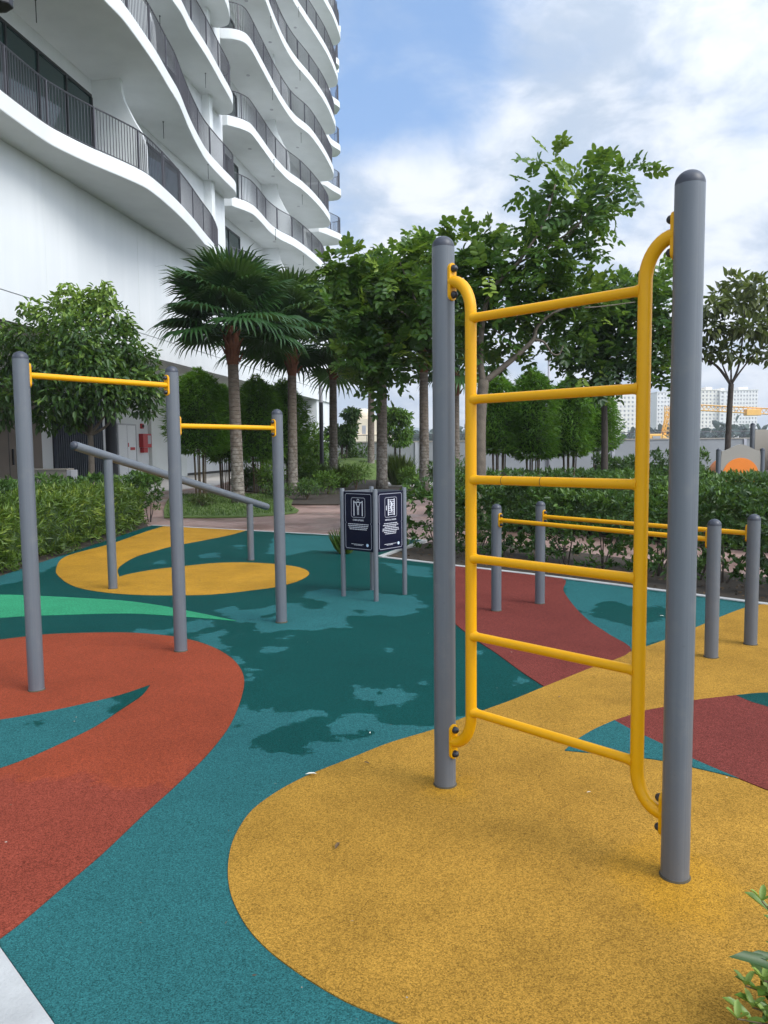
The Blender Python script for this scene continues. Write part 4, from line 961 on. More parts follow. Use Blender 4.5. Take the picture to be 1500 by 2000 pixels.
# ---- fan palms
def fan_crown(seed, nf, Rf, pet, tint=.4):
    g = np.random.default_rng(seed); V = []; F = []; S_ = []; T = []; n0 = 0; pet_b = MB()
    for i in range(nf):
        az = i*2.39996 + g.normal()*.2; u_ = (i+.5)/nf
        el = math.radians(82 - 84*u_ + g.normal()*7)
        d = np.array((math.cos(az)*math.cos(el), math.sin(az)*math.cos(el), math.sin(el)))
        pl = pet*g.uniform(.8, 1.15)
        hub = d*pl + np.array((0, 0, -.22*pl*math.cos(el)))
        base = np.array((math.cos(az)*.07, math.sin(az)*.07, -.35*u_))
        fd = unit(d + np.array((0, 0, -.10-.20*u_))); side = unit(np.cross(fd, (0, 0, 1)) + 1e-6); nr = np.cross(side, fd)
        pet_b.tube([base, base*.4+hub*.6+np.array((0, 0, .05)), hub], [.026, .018, .012], 5)
        nb = 30; Rr = Rf*g.uniform(.85, 1.1); tt = tint + g.normal()*.12 + (.12 if el > .5 else 0)
        for k in range(nb):
            th = math.radians(-118 + 236*(k+.5)/nb); dth = math.radians(236/nb)*.5
            L = Rr*(1-.22*abs(th)/2.05)*g.uniform(.92, 1.05)
            def P(r_, a, h): return hub + (fd*math.cos(a)+side*math.sin(a))*r_ + nr*h
            dr = .07*L*(1+g.uniform(0, 1.2)) ; fold = .012*Rr
            jn = .62
            pts = [P(.03, th, 0), P(jn*L, th-dth, -fold-.02*L), P(jn*L, th, fold), P(jn*L, th+dth, -fold-.02*L),
                   P(.84*L, th-dth*.36, -.05*L-.3*dr), P(.84*L, th+dth*.36, -.05*L-.3*dr), P(L, th+g.normal()*.02, -.09*L-dr)]
            pts[4] = pts[4]+np.array((0, 0, -dr*.3)); pts[5] = pts[5]+np.array((0, 0, -dr*.3)); pts[6] = pts[6]+np.array((0, 0, -dr*.9))
            V += pts; F += [n0, n0+1, n0+2, n0, n0+2, n0+3, n0+1, n0+4, n0+5, n0+2, n0+2, n0+5, n0+3, n0+4, n0+6, n0+5]; S_ += [3, 3, 4, 3, 3]
            T += [tt+g.normal()*.05]*7; n0 += 7
    return np.array(V), F, S_, np.clip(T, 0, 1), pet_b
CROWNS = {}
def palm(x, yb, Yd, y_top, tr, Rf, seed, label, nf=34, pet=.95, lean=0.0, light=.4, fib=True):
    base = at(x, yb, Yd) if yb else None
    g0 = at(x, 950, Yd); base = Vector((g0.x, Yd, -.03))
    top = at(x+lean, y_top, Yd); H = top.z - base.z
    t_ = thing('fan_palm', base, label, 'palm tree', 'fan palms along the garden bed')
    dx = top.x-base.x
    b = MB(); n = 14; pr = []
    path = [Vector((dx*(i/n)**1.2, 0, H*i/n)) for i in range(n+1)]
    b.tube(path, [tr*(1.18 if i == 0 else (1.05-.25*i/n)) for i in range(n+1)], 16)
    b.build('trunk', M['ringtrunk'], t_, smooth=True)
    b = MB()
    p0 = Vector((dx*.78, 0, H*.80)); p1 = Vector((dx, 0, H+.10))
    m_ = 7
    b.tube([p0+(p1-p0)*i/m_ for i in range(m_+1)], [tr*(.84+.30*math.sin(math.pi*min(1, i/m_*.95))+.04*(i % 2)) for i in range(m_+1)], 14)
    rg = random.Random(seed)
    for i in range(16):
        a = i*2.4; z = H*.80+.1+(H*.2)*i/18; c = Vector((dx*(z/H)+math.cos(a)*tr*1.0, math.sin(a)*tr*1.0, z))
        b.tube([c, c+Vector((math.cos(a)*.06, math.sin(a)*.06, .12)), c+Vector((math.cos(a)*rg.uniform(.10, .18), math.sin(a)*.14, .24))], [.04, .03, .012], 5)
    b.build('fibre_sheath', M['fibre'], t_)
    V, F, S_, T, pb_ = fan_crown(seed, nf, Rf, pet, light)
    cr = np_mesh('crown', V, F, S_, M['lf_palm'], T, t_); cr.location = (dx, 0, H+.15)
    pt_ = pb_.build('leaf_stalks', M['lf_palm'], cr); 
    return t_
palm(465, 0, 21.6, 645, .175, 1.32, 21, 'tallest front fan palm before the white podium wall', 40, 1.1, -13, .36)
palm(572, 0, 25.5, 676, .165, 1.5, 22, 'second fan palm from the left beside the lamp pole', 36, 1.35, -2, .38)
palm(652, 0, 31.0, 690, .17, 1.6, 23, 'third fan palm just right of the tall black lamp pole', 34, 1.5, -2, .34)
palm(725, 0, 40.0, 715, .18, 1.3, 24, 'distant slender fan palm half hidden by the leaning tree', 28, 1.2, 0, .34)
palm(746, 0, 28.5, 625, .20, 1.40, 25, 'thick pale ringed palm standing behind the navy sign', 32, 1.15, 0, .40)
palm(829, 0, 27.1, 670, .175, 1.35, 26, 'fan palm just left of the tall grey ladder post', 32, 1.15, -2, .30)
palm(890, 0, 31.0, 730, .17, 1.2, 27, 'dark trunked fan palm between the ladder post and yellow rail', 26, 1.0, 0, .62)

# ---- clipped bamboo columns
def bamboo_mesh(seed, n=8000):
    g = RNG; lv = Leaves()
    zc = g.random(n); th = g.random(n)*2*math.pi
    prof = np.interp(zc, [0, .06, .2, .55, .8, .93, 1], [.55, .85, 1.0, .98, .74, .45, .12])
    rr_ = prof*(.55+.55*g.random(n)**.9) * (1+.15*np.sin(th*3+zc*9+seed)+.11*np.sin(th*5-zc*17+seed*2.3)+.06*np.sin(th*11+zc*31))
    P = np.stack([rr_*np.cos(th), rr_*np.sin(th), zc], 1)*np.array((.72, .72, 2.55))
    d = np.stack([np.cos(th), np.sin(th), np.zeros(n)], 1)
    D = d*.9+g.normal(size=(n, 3))*.5+np.array((0, 0, -.15)); N = g.normal(size=(n, 3))*.6+np.array((0, 0, 1))
    l = .17*g.uniform(.7, 1.3, n); lv.add(P, D, N, l, l*.20, .38+g.normal(size=n)*.20+.14*np.sin(th*2+zc*7), T_KITE)
    m = 700; th = g.random(m)*6.28; zc = .75+.3*g.random(m); P = np.stack([.4*np.cos(th)*(1.12-zc)*2.2, .4*np.sin(th)*(1.12-zc)*2.2, zc*2.55], 1)
    lv.add(P, np.stack([np.cos(th)*.5, np.sin(th)*.5, .8+0*th], 1)+g.normal(size=(m, 3))*.4, g.normal(size=(m, 3)), .12, .022, .7, T_KITE)
    return lv
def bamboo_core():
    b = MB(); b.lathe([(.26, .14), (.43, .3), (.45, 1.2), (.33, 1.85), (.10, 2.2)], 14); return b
protoB = {}
def bamboo(x, Yd, y_top, y_bot, w_px, label, rz, stakes=True):
    base = at(x, 950, Yd); base.z = -.03
    zt = at(x, y_top, Yd).z; zb = at(x, y_bot, Yd).z; sc = (zt-zb)/2.55; sr = (w_px*Yd/1500/2)/.60
    t_ = thing('clipped_bamboo', base, label, 'clipped shrub', 'clipped bamboo columns', )
    kk = int(rz*10) % 3
    if kk not in protoB:
        f = bamboo_mesh(1+kk*1.7).build('foliage', M['lf_bamboo'], t_); c = bamboo_core().build('inner_twigs', M['core'], t_, smooth=True); protoB[kk] = (f.data, c.data)
        fo, co_ = f, c
    else:
        fo = bpy.data.objects.new('foliage', protoB[kk][0]); COL.objects.link(fo); fo.parent = t_
        co_ = bpy.data.objects.new('inner_twigs', protoB[kk][1]); COL.objects.link(co_); co_.parent = t_
    for o in (fo, co_): o.location = (0, 0, zb-base.z); o.scale = (sr, sr, sc); o.rotation_euler = (0, 0, rz)
    b = MB(); rg = random.Random(int(x))
    for i in range(7):
        a = i*.9+rz; q = Vector((math.cos(a)*.16, math.sin(a)*.12, 0)); b.tube([q, q*1.25+Vector((0, 0, zb-base.z+.5))], .018+.006*(i % 2), 6)
    b.build('stems', M['stem'], t_)
    return t_
bamboo(392, 25, 728, 885, 88, 'broad clipped bamboo column left of the tallest palm', .3)
bamboo(440, 28, 760, 900, 66, 'clipped bamboo column hidden behind the tallest palm trunk', 1.3)
bamboo(505, 27, 742, 900, 74, 'clipped bamboo column right of the tallest palm trunk', 2.1)
bamboo(556, 31, 750, 905, 74, 'pale topped bamboo column behind the second palm', 2.9)
bamboo(974, 22, 738, 885, 66, 'clipped bamboo column nearest the forked tree trunk', .9)
bamboo(1040, 22, 728, 895, 78, 'tall clipped bamboo column second from the forked trunk', 3.6)
bamboo(1112, 22.5, 742, 890, 70, 'clipped bamboo column third from the forked trunk', 4.4)
bamboo(1170, 23, 762, 880, 58, 'right end clipped bamboo column beside the cream tower', 5.2)

# ---- hedges
def hedge(name, line, width, z0, z1, n, L, Wd, m, label, cat, group=None, core=True, tint=.42, stems=0, tmpl=T_KITE, up=.2, rough=.08):
    """leafy hedge following a ground line"""
    P = [Vector((*p, 0)) for p in line]; seg = [(c-a).length for a, c in zip(P, P[1:])]; tot = sum(seg)
    org_ = Vector((P[0].x, P[0].y, -.02)); t_ = thing(name, org_, label, cat, group)
    pa = np.array([p[:2] for p in P]); cum = np.concatenate([[0], np.cumsum(seg)])
    def along(s): return np.stack([np.interp(s, cum, pa[:, 0]), np.interp(s, cum, pa[:, 1])], 1)
    def nrm(s):
        q = along(np.clip(s+.1, 0, tot))-along(np.clip(s-.1, 0, tot)); q = unit(q); return np.stack([-q[:, 1], q[:, 0]], 1)
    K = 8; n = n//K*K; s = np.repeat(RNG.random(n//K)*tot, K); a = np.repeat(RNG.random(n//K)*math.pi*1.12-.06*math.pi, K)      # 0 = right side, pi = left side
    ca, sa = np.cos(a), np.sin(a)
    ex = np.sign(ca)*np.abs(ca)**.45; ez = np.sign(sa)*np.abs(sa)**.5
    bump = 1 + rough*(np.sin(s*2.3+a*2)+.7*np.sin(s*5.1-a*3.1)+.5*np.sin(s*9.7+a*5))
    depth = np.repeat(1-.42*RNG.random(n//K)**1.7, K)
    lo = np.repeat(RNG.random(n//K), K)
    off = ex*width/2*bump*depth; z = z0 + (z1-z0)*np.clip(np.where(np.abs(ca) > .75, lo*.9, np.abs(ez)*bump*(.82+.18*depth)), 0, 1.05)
    q = along(s); nn = nrm(s)
    pos = np.stack([q[:, 0]+nn[:, 0]*-off-org_.x, q[:, 1]+nn[:, 1]*-off-org_.y, z-org_.z], 1) + RNG.normal(size=(n, 3))*L*.22
    dr = np.stack([-nn[:, 0]*ca, -nn[:, 1]*ca, np.maximum(sa, .1)], 1)
    spray = np.repeat(RNG.normal(size=(n//K, 3))*.4, K, 0)
    D = dr*.7 + spray + RNG.normal(size=(n, 3))*.62 + np.array((0, 0, up)); N = RNG.normal(size=(n, 3))*.6+np.array((0, 0, .8))+dr*.5
    l = L*RNG.uniform(.65, 1.35, n)
    cl_ = .10*np.sin(s*1.7+2)+.10*np.sin(s*4.3+a*2.2)
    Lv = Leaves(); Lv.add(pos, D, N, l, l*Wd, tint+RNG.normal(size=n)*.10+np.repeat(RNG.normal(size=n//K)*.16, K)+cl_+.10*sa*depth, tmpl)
    Lv.build('foliage', m, t_)
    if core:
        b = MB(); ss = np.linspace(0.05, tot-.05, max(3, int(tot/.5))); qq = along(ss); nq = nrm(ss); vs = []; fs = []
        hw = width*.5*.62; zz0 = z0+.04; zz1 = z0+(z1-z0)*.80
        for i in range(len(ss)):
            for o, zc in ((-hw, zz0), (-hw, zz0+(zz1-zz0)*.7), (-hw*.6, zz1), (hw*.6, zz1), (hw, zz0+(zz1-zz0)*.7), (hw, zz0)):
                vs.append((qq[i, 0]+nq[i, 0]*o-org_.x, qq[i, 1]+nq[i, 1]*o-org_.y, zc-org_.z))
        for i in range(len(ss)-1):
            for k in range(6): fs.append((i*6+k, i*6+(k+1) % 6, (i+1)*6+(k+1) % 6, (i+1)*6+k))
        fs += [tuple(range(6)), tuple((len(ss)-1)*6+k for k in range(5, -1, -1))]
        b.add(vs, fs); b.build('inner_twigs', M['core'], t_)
    if stems:
        rg = random.Random(len(line)+stems)
        for i in range(stems):
            b = MB(); s_ = np.array([(i+rg.uniform(.2, .8))/stems*tot]); q = along(s_)[0]
            for k in range(4):
                aa = rg.uniform(0, 6.28); r_ = rg.uniform(.05, .28)
                b.tube([(q[0]-org_.x+.03*math.cos(aa), q[1]-org_.y+.03*math.sin(aa), 0), (q[0]-org_.x+r_*.5*math.cos(aa), q[1]-org_.y+r_*.5*math.sin(aa), .2), (q[0]-org_.x+r_*math.cos(aa), q[1]-org_.y+r_*math.sin(aa), z0+.35)], [.012, .009, .006], 5)
            b.build('stem', M['barkdark'], t_)
    return t_
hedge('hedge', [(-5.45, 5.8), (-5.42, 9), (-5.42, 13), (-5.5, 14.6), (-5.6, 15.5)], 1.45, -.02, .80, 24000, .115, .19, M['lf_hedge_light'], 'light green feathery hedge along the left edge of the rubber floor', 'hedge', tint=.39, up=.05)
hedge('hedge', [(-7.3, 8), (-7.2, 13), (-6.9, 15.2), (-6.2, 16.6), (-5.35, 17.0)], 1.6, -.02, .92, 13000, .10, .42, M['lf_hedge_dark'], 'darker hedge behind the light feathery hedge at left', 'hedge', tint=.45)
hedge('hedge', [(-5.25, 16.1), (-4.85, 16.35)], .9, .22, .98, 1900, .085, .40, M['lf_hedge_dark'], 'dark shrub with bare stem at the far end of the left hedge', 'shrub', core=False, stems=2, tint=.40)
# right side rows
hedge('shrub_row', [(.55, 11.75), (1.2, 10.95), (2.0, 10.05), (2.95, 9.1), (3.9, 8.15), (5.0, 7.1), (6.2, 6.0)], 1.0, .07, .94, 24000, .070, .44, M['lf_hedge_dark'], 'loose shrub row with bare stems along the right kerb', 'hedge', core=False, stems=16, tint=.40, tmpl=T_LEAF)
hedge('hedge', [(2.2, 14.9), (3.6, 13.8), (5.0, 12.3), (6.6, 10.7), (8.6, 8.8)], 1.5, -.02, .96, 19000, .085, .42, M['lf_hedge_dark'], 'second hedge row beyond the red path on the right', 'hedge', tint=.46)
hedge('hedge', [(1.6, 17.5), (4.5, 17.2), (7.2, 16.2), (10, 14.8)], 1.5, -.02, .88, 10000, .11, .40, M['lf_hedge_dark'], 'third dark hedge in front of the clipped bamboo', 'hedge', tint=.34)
hedge('hedge', [(5.6, 20.5), (8.35, 20.0)], 1.3, -.02, 1.24, 3600, .12, .30, M['lf_hedge_dark'], 'far right hedge with square top below the grey wall', 'hedge', tint=.36)

# ---- garden bed plants, in the middle distance
def shrub(x, y_b, Yd, w_px, h_px, m, label, tint=.42, L=.16, Wd=.34, n=700, name='shrub', up=.1, group='shrubs in the garden bed'):
    base = at(x, y_b, Yd); base.z = -.02; r_ = w_px*Yd/1500/2; h = h_px*Yd/1500
    t_ = thing(name, base, label, 'shrub', group); lv = Leaves(); k = 6
    for i in range(k):
        c = np.array((rr.uniform(-.5, .5)*r_, rr.uniform(-.4, .4)*r_, h*rr.uniform(.35, .72)))
        simple_leaves(lv, c, np.array((r_*.6, r_*.6, h*.36)), n//k, L, Wd, droop=-up, tint=tint, tmpl=T_KITE, topy=.12)
    lv.build('foliage', m, t_)
    b = MB()
    for i in range(5):
        a = i*1.3; b.tube([(0, 0, 0), (.3*r_*math.cos(a), .3*r_*math.sin(a), h*.6)], [.02, .008], 5)
    b.lathe([(.03, -.01), (.03, .03)], 8); b.build('stems', M['stem'], t_)
    return t_
def grass_clump(x, Yd, w_px, h_px, label, n=240, tint=.5, spread=.8, m='lf_grass', name='ornamental_grass'):
    base = at(x, 950, Yd); base.z = -.02; r_ = w_px*Yd/1500/2; h = h_px*Yd/1500
    t_ = thing(name, base, label, 'grass clump', 'ornamental grasses in the garden bed'); lv = Leaves()
    th = RNG.random(n)*6.283; q = RNG.random(n)**.5
    P = np.stack([q*r_*.4*np.cos(th), q*r_*.4*np.sin(th), np.zeros(n)], 1)
    D = np.stack([np.cos(th)*spread*q*r_/h, np.sin(th)*spread*q*r_/h, np.ones(n)], 1)+RNG.normal(size=(n, 3))*.12
    lv.add(P, D, np.stack([np.cos(th+1.5), np.sin(th+1.5), 0*th], 1)+RNG.normal(size=(n, 3))*.3, h*RNG.uniform(.6, 1.1, n), .035, tint+RNG.normal(size=n)*.15, T_KITE)
    lv.build('blades', M[m], t_); return t_
shrub(618, 930, 36, 60, 108, M['lf_shrub'], 'leafy shrub left of the black lamp pole', .45, .22, .4, 1300)
shrub(590, 945, 30, 70, 70, M['lf_shrub'], 'low mid green shrub between second palm and lamp pole', .5, .18, .4, 900)
shrub(640, 925, 37, 80, 60, M['lf_bright'], 'bright low shrub at the foot of the lamp pole', .25, .2, .3, 900)
shrub(700, 905, 43, 70, 62, M['lf_hedge_dark'], 'dark shrub in front of the domed building', .45, .26, .35, 900)
shrub(520, 955, 26, 90, 62, M['lf_shrub'], 'leafy shrub between the first and second palm', .42, .15, .35, 1100)
shrub(480, 950, 28, 60, 50, M['lf_hedge_dark'], 'dark low shrub right behind the tallest palm', .45, .15, .35, 800)
shrub(640, 955, 25.5, 60, 48, M['lf_shrub'], 'fine leaved shrub on the bed edge right of second palm', .38, .12, .25, 900)
shrub(695, 950, 28, 60, 52, M['lf_shrub'], 'grassy shrub just left of the thick pale palm', .5, .14, .2, 900)
shrub(600, 975, 23, 70, 40, M['lf_hedge_dark'], 'brownish ground shrub at the front of the garden bed', .5, .10, .3, 800)
shrub(540, 972, 23.5, 60, 34, M['lf_hedge_dark'], 'small dark shrub beside the second palm base', .42, .10, .3, 600)
shrub(805, 950, 30, 60, 40, M['lf_shrub'], 'low green shrub right of the thick pale palm', .45, .16, .3, 700)
shrub(860, 950, 26, 60, 60, M['lf_hedge_dark'], 'dark shrub behind the left ladder post', .4, .14, .35, 800)
shrub(395, 985, 20.5, 60, 24, M['lf_bronze'], 'small purple brown shrub below the bamboo column', .2, .09, .4, 420)
shrub(905, 940, 25, 70, 70, M['lf_hedge_dark'], 'dark shrub behind the yellow left rail', .45, .14, .35, 900)
shrub(1075, 925, 21, 120, 60, M['lf_hedge_dark'], 'wide dark shrub in front of the clipped bamboo columns', .40, .13, .35, 1300)
shrub(1165, 930, 20.5, 70, 66, M['lf_shrub'], 'mid green shrub below the right end bamboo column', .35, .13, .3, 900)
grass_clump(672, 10.9, 46, 52, 'small tuft of green grass left of the navy sign', 160, .35)
grass_clump(778, 31, 66, 62, 'tall pale ornamental grass right of the thick pale palm', 420, .75)
grass_clump(620, 33, 80, 45, 'ornamental grass beneath the black lamp pole', 380, .55)
grass_clump(668, 30, 60, 46, 'ornamental grass in front of the lawn mound', 320, .6)
grass_clump(1376, 19.0, 44, 52, 'grassy tuft between the far hedge and play panel', 260, .45)
# short turf blades on the near lawn
lv = Leaves(); n = 9000
lp = [(-5.0, 17.4), (-3.26, 17.35), (-2.1, 18.4), (-2.5, 20.6), (-3.0, 24), (-5.2, 27), (-7.0, 26), (-6.0, 21)]
Q = np.stack([RNG.uniform(-7, -2, n), RNG.uniform(17.3, 27, n)], 1); Q = Q[seg_dist(Q, lp) > .05]; n = len(Q)
lv.add(np.column_stack([Q, np.full(n, -.015)]), RNG.normal(size=(n, 3))*.4+np.array((0, 0, 1)), RNG.normal(size=(n, 3)), .075*RNG.uniform(.6, 1.4, n), .02, .35+RNG.normal(size=n)*.2, T_KITE)
tag(lv.build('grass', M['lf_grass']), kind='stuff')
# ground litter under the shrub rows
lv = Leaves(); n = 2600; Q = np.stack([RNG.uniform(0, 6.5, n), RNG.uniform(5, 12.3, n)], 1)
bp = [(-.05, 10.62), (.9, 9.78), (2.75, 8.1), (6.3, 4.7), (7.2, 5.6), (4.4, 8.62), (3.0, 10.6), (1.9, 11.95), (.74, 12.2)]
Q = Q[seg_dist(Q, bp) > .06]; n = len(Q)
lv.add(np.column_stack([Q, np.full(n, .0)]), RNG.normal(size=(n, 3))*np.array((1, 1, .2)), RNG.normal(size=(n, 3))*.3+np.array((0, 0, 1)), .06*RNG.uniform(.5, 1.3, n), .02, .5+RNG.normal(size=n)*.3, T_KITE)
tag(lv.build('leaf_litter', M['leaf_litter']), kind='stuff')

# foreground shrub at the bottom right corner
base = Vector((1.17, 1.80, .006))
sheet('soil_bed', smooth_poly([(1.00, 1.62), (1.06, 1.80), (1.16, 1.95), (1.45, 2.05), (1.8, 1.7), (1.7, 1.25), (1.15, 1.1), (.97, 1.3)], 4), .0125, M['soil'])
t_ = thing('foreground_shrub', base, 'bright leafy shrub poking in at the bottom right corner', 'shrub')
lv = Leaves(); b = MB(); rg = random.Random(5)
tips = [(1488, 1760, 1.86), (1512, 1800, 1.9), (1456, 1925, 1.78), (1492, 1915, 1.8), (1470, 1968, 1.74), (1508, 1950, 1.78), (1440, 1990, 1.70), (1530, 1740, 1.95), (1500, 1990, 1.72), (1540, 1860, 1.86), (1560, 1930, 1.86), (1480, 2030, 1.7), (1580, 1800, 1.95), (1530, 2040, 1.75)]
for x, y, Yd in tips:
    tp_ = at(x, y, Yd); rt = Vector((base.x+rg.uniform(-.10, .06), base.y+rg.uniform(-.06, .06), 0)); md = Vector((rt.x*.5+tp_.x*.5, rt.y*.5+tp_.y*.5, tp_.z*.62))
    P_ = [(1-t)**2*rt+2*t*(1-t)*md+t*t*tp_ for t in [i/8 for i in range(9)]]
    b.tube([p-base for p in P_], [.005-.0004*i for i in range(9)], 6)
    n = 11
    for k in range(n):
        t = .30+.70*k/n; p = (1-t)**2*rt+2*t*(1-t)*md+t*t*tp_; a = k*2.4+rg.uniform(-.4, .4); l = .098*(1.2-.6*t)*rg.uniform(.8, 1.2)
        lv.add([np.array(p-base)], np.array([[math.cos(a)*.9, math.sin(a)*.9, .30+.35*t]]), np.array([[-.4*math.cos(a), -.4*math.sin(a), 1]]), l, l*.36, np.array([.18+.55*t**3+rg.uniform(-.12, .12)]), T_OVAL)
    for k in range(3):
        a = k*2.09+x; lv.add([np.array(tp_-base)], np.array([[.6*math.cos(a), .6*math.sin(a), .75]]), np.array([[-.7*math.cos(a), -.7*math.sin(a), .6]]), (.042), .017, np.array([.85+rg.uniform(-.1, .1)]), T_OVAL)
for x, y, Yd, L_ in [(1512, 1893, 1.74, .11), (1520, 1880, 1.76, .075)]:
    p0 = at(x, y, Yd); b.tube([p0-base, Vector((.02, -.04, .10)), (0, 0, 0)], [.002, .003, .004], 5)
    lv.add([np.array(p0-base)], np.array([[-.90, .02, .36]]), np.array([[.3, -.35, 1]]), L_, L_*.36, np.array([.02]), T_LEAF)
lv.build('foliage', M['lf_bright'], t_); b.build('stems', M['stem'], t_)
# grit and crumbs lying over the rubber floor
lv = Leaves(); n = 260; Q = np.stack([RNG.uniform(-4, 4, n), RNG.uniform(1.6, 13, n)], 1); Q = Q[seg_dist(Q, RUB) > .1]; n = len(Q)
lv.add(np.column_stack([Q, np.full(n, .012)]), RNG.normal(size=(n, 3))*np.array((1, 1, .15)), RNG.normal(size=(n, 3))*.3+np.array((0, 0, 1)), .013*RNG.uniform(.3, 1.3, n), .005, .3+RNG.normal(size=n)*.35, T_KITE)
tag(lv.build('floor_grit', M['grit']), kind='stuff')

# fallen leaves and crumbs on the rubber
leafproto = None
spots = [(607, 1512, 'pale curled scrap lying on the edge of the yellow circle', 'litter_white', .055), (659, 1652, 'thin dark twig leaf lying on the big yellow circle', 'leaf_litter', .05), (716, 1490, 'small brown leaf on the yellow rubber near the ladder post', 'leaf_litter', .035), (1093, 1361, 'brown leaf on the yellow band behind the ladder rungs', 'leaf_litter', .03), (390, 1134, 'tiny brown leaf on the far yellow oval', 'leaf_litter', .05), (1150, 1547, 'pale speck of leaf on yellow rubber below the lowest rung', 'litter_white', .02), (723, 1431, 'white crumb on the teal floor at the damp edge', 'litter_white', .022), (1293, 1203, 'white crumb on the teal floor near the parallel bars', 'litter_white', .04)]
for i, (x, y, lab, mm, sz) in enumerate(spots):
    p = gnd(x, y, .012); b = MB()
    b.add([(-.5, 0, 0), (-.15, .22, .10), (.25, .18, .12), (.5, 0, .02), (.25, -.18, .14), (-.15, -.2, .12), (0, 0, .03)], [(0, 6, 1), (1, 6, 2), (2, 6, 3), (3, 6, 4), (4, 6, 5), (5, 6, 0)])
    o = b.build('fallen_leaf', M[mm]); o.location = p; o.scale = (sz, sz*.7, sz); o.rotation_euler = (0, 0, i*1.3); tag(o, lab, 'fallen leaf', 'bits of fallen leaf on the rubber floor')

# ------------------------------------------------------------------ lamps
p = at(629, 915, 35); base = Vector((p.x, 35, -.02)); zt_ = at(629, 731, 35).z; zm = at(629, 785, 35).z
t_ = thing('lamp_pole', base, 'slim black light column with grey luminous top beside the palms', 'lamp post')
b = MB(); b.lathe([(.095, 0), (.095, zm)], 20); b.lathe([(.15, 0), (.15, .04)], 20); b.build('pole', M['black'], t_, smooth=True, auto=40)
b = MB(); b.lathe([(.088, zm), (.088, zt_-.06)], 20); b.build('diffuser', M['lampgrey'], t_, smooth=True, auto=40)
b = MB(); b.lathe([(.10, zt_-.06), (.10, zt_)], 20); b.build('lamp_cap', M['black'], t_, smooth=True, auto=40)
p = at(1071, 900, 30); base = Vector((p.x, 30, -.02)); zt_ = at(1071, 703, 30).z
t_ = thing('street_lamp', base, 'pale grey street lamp with small head above the bamboo', 'lamp post')
b = MB(); b.tube([(0, 0, 0), (0, 0, zt_)], [.07, .05], 14); b.build('pole', M['lampgrey'], t_, smooth=True)
b = MB(); b.box((.12, 0, zt_+.05), (.55, .20, .09)); b.build('lamp_head', M['lampgrey'], t_, bevel=.02)
b = MB(); b.box((.16, 0, zt_-.005), (.36, .15, .02)); b.build('diffuser', M['deck'], t_)
# lamp arm whose end reaches into the top left corner
e0 = at(12, 17, 8.5)
base = Vector((e0.x-1.6, 8.5, -.02))
t_ = thing('garden_lamp', base, 'dark lamp head just reaching into the top left corner', 'lamp post')
zt_ = e0.z+.02-base.z
b = MB(); b.tube([(0, 0, 0), (0, 0, zt_+.1)], [.07, .05], 16); b.tube([(0, 0, zt_+.06), (1.2, 0, zt_+.08)], .03, 10); b.build('pole', M['black'], t_, smooth=True, auto=40)
b = MB(); b.prism([(1.12, -.13), (1.54, -.13), (1.66, -.05), (1.66, .05), (1.54, .13), (1.12, .13)], zt_, zt_+.12); b.build('lamp_head', M['black'], t_, bevel=.015)

# ------------------------------------------------------------------ playground at the right
Yp = 20.5
pc = at(1445, 930, Yp); base = Vector((pc.x, Yp, -.02))
t_ = thing('play_tunnel', base, 'taupe play panel with round orange tunnel mouth between grey posts', 'playground')
pw = at(1483, 900, Yp).x-at(1406, 900, Yp).x; ztp = at(1445, 868, Yp).z+.02; zsh = at(1445, 880, Yp).z
tr_ = .46*pw; tcz = at(1445, 930, Yp).z + .02
b = MB(); n = 40; outer = []
topc = [(-pw/2+pw*i/20, zsh+(ztp-zsh)*(.5-.5*math.cos(2*math.pi*i/20))) for i in range(21)]
# panel with a circular hole, built as a ring of quads
hole = [(tr_*math.cos(a), tcz+tr_*math.sin(a)) for a in [2*math.pi*i/48 for i in range(48)]]
def outer_at(a):
    dx, dz = math.cos(a), math.sin(a); best = None
    for t in np.linspace(.01, 4, 800):
        x, z = dx*t, tcz+dz*t
        zc = float(np.interp(x, [q[0] for q in topc], [q[1] for q in topc])) if abs(x) <= pw/2 else -1
        if abs(x) > pw/2 or z < .02 or z > zc: return (max(-pw/2, min(pw/2, x)), max(.02, z))
    return (x, z)
outr = [outer_at(2*math.pi*i/48) for i in range(48)]
vs = [(x, y, z) for y in (-.03, .03) for x, z in hole] + [(x, y, z) for y in (-.03, .03) for x, z in outr]
fs = []
for i in range(48):
    j = (i+1) % 48
    fs += [(i, j, 96+j, 96+i), (48+i, 144+i, 144+j, 48+j), (i, 48+i, 48+j, j), (96+i, 96+j, 144+j, 144+i)]
b.add(vs, fs); b.build('panel', M['taupe'], t_)
b = MB(); b.lathe([(tr_+.005, -.04), (tr_+.005, .9), (tr_-.03, .9), (tr_-.03, -.04), (tr_+.005, -.041)], 40, (0, 0, tcz), Vector((0, 1, 0))); b.build('tunnel', M['orange'], t_, smooth=True, auto=40)
b = MB(); b.lathe([(tr_-.035, .88), (tr_-.05, .95), (.01, 1.1)], 40, (0, 0, tcz), Vector((0, 1, 0))); b.build('tunnel_end', M['orange'], t_, smooth=True, auto=40)
for s in (-1, 1): 
    post(t_, s*(pw/2+.06), 0, zsh+.02, .062)
p = at(1500, 900, 23.5); base = Vector((p.x+1.1, 23.5, -.02))
t_ = thing('play_tower', base, 'taupe play tower with tan dome roof cut by the right edge', 'playground')
zr = at(1500, 858, 23.5).z+.02; zw = at(1500, 838, 23.5).z+.02
b = MB(); pr = [(1.75*math.cos(a), zr-.35+.72*math.sin(a)) for a in [i*math.pi/2/10 for i in range(10)]]+[(.02, zr+.37)]; b.lathe(pr, 32, (.35, -1.0, 0)); b.build('dome_roof', M['tan'], t_, smooth=True, auto=50)
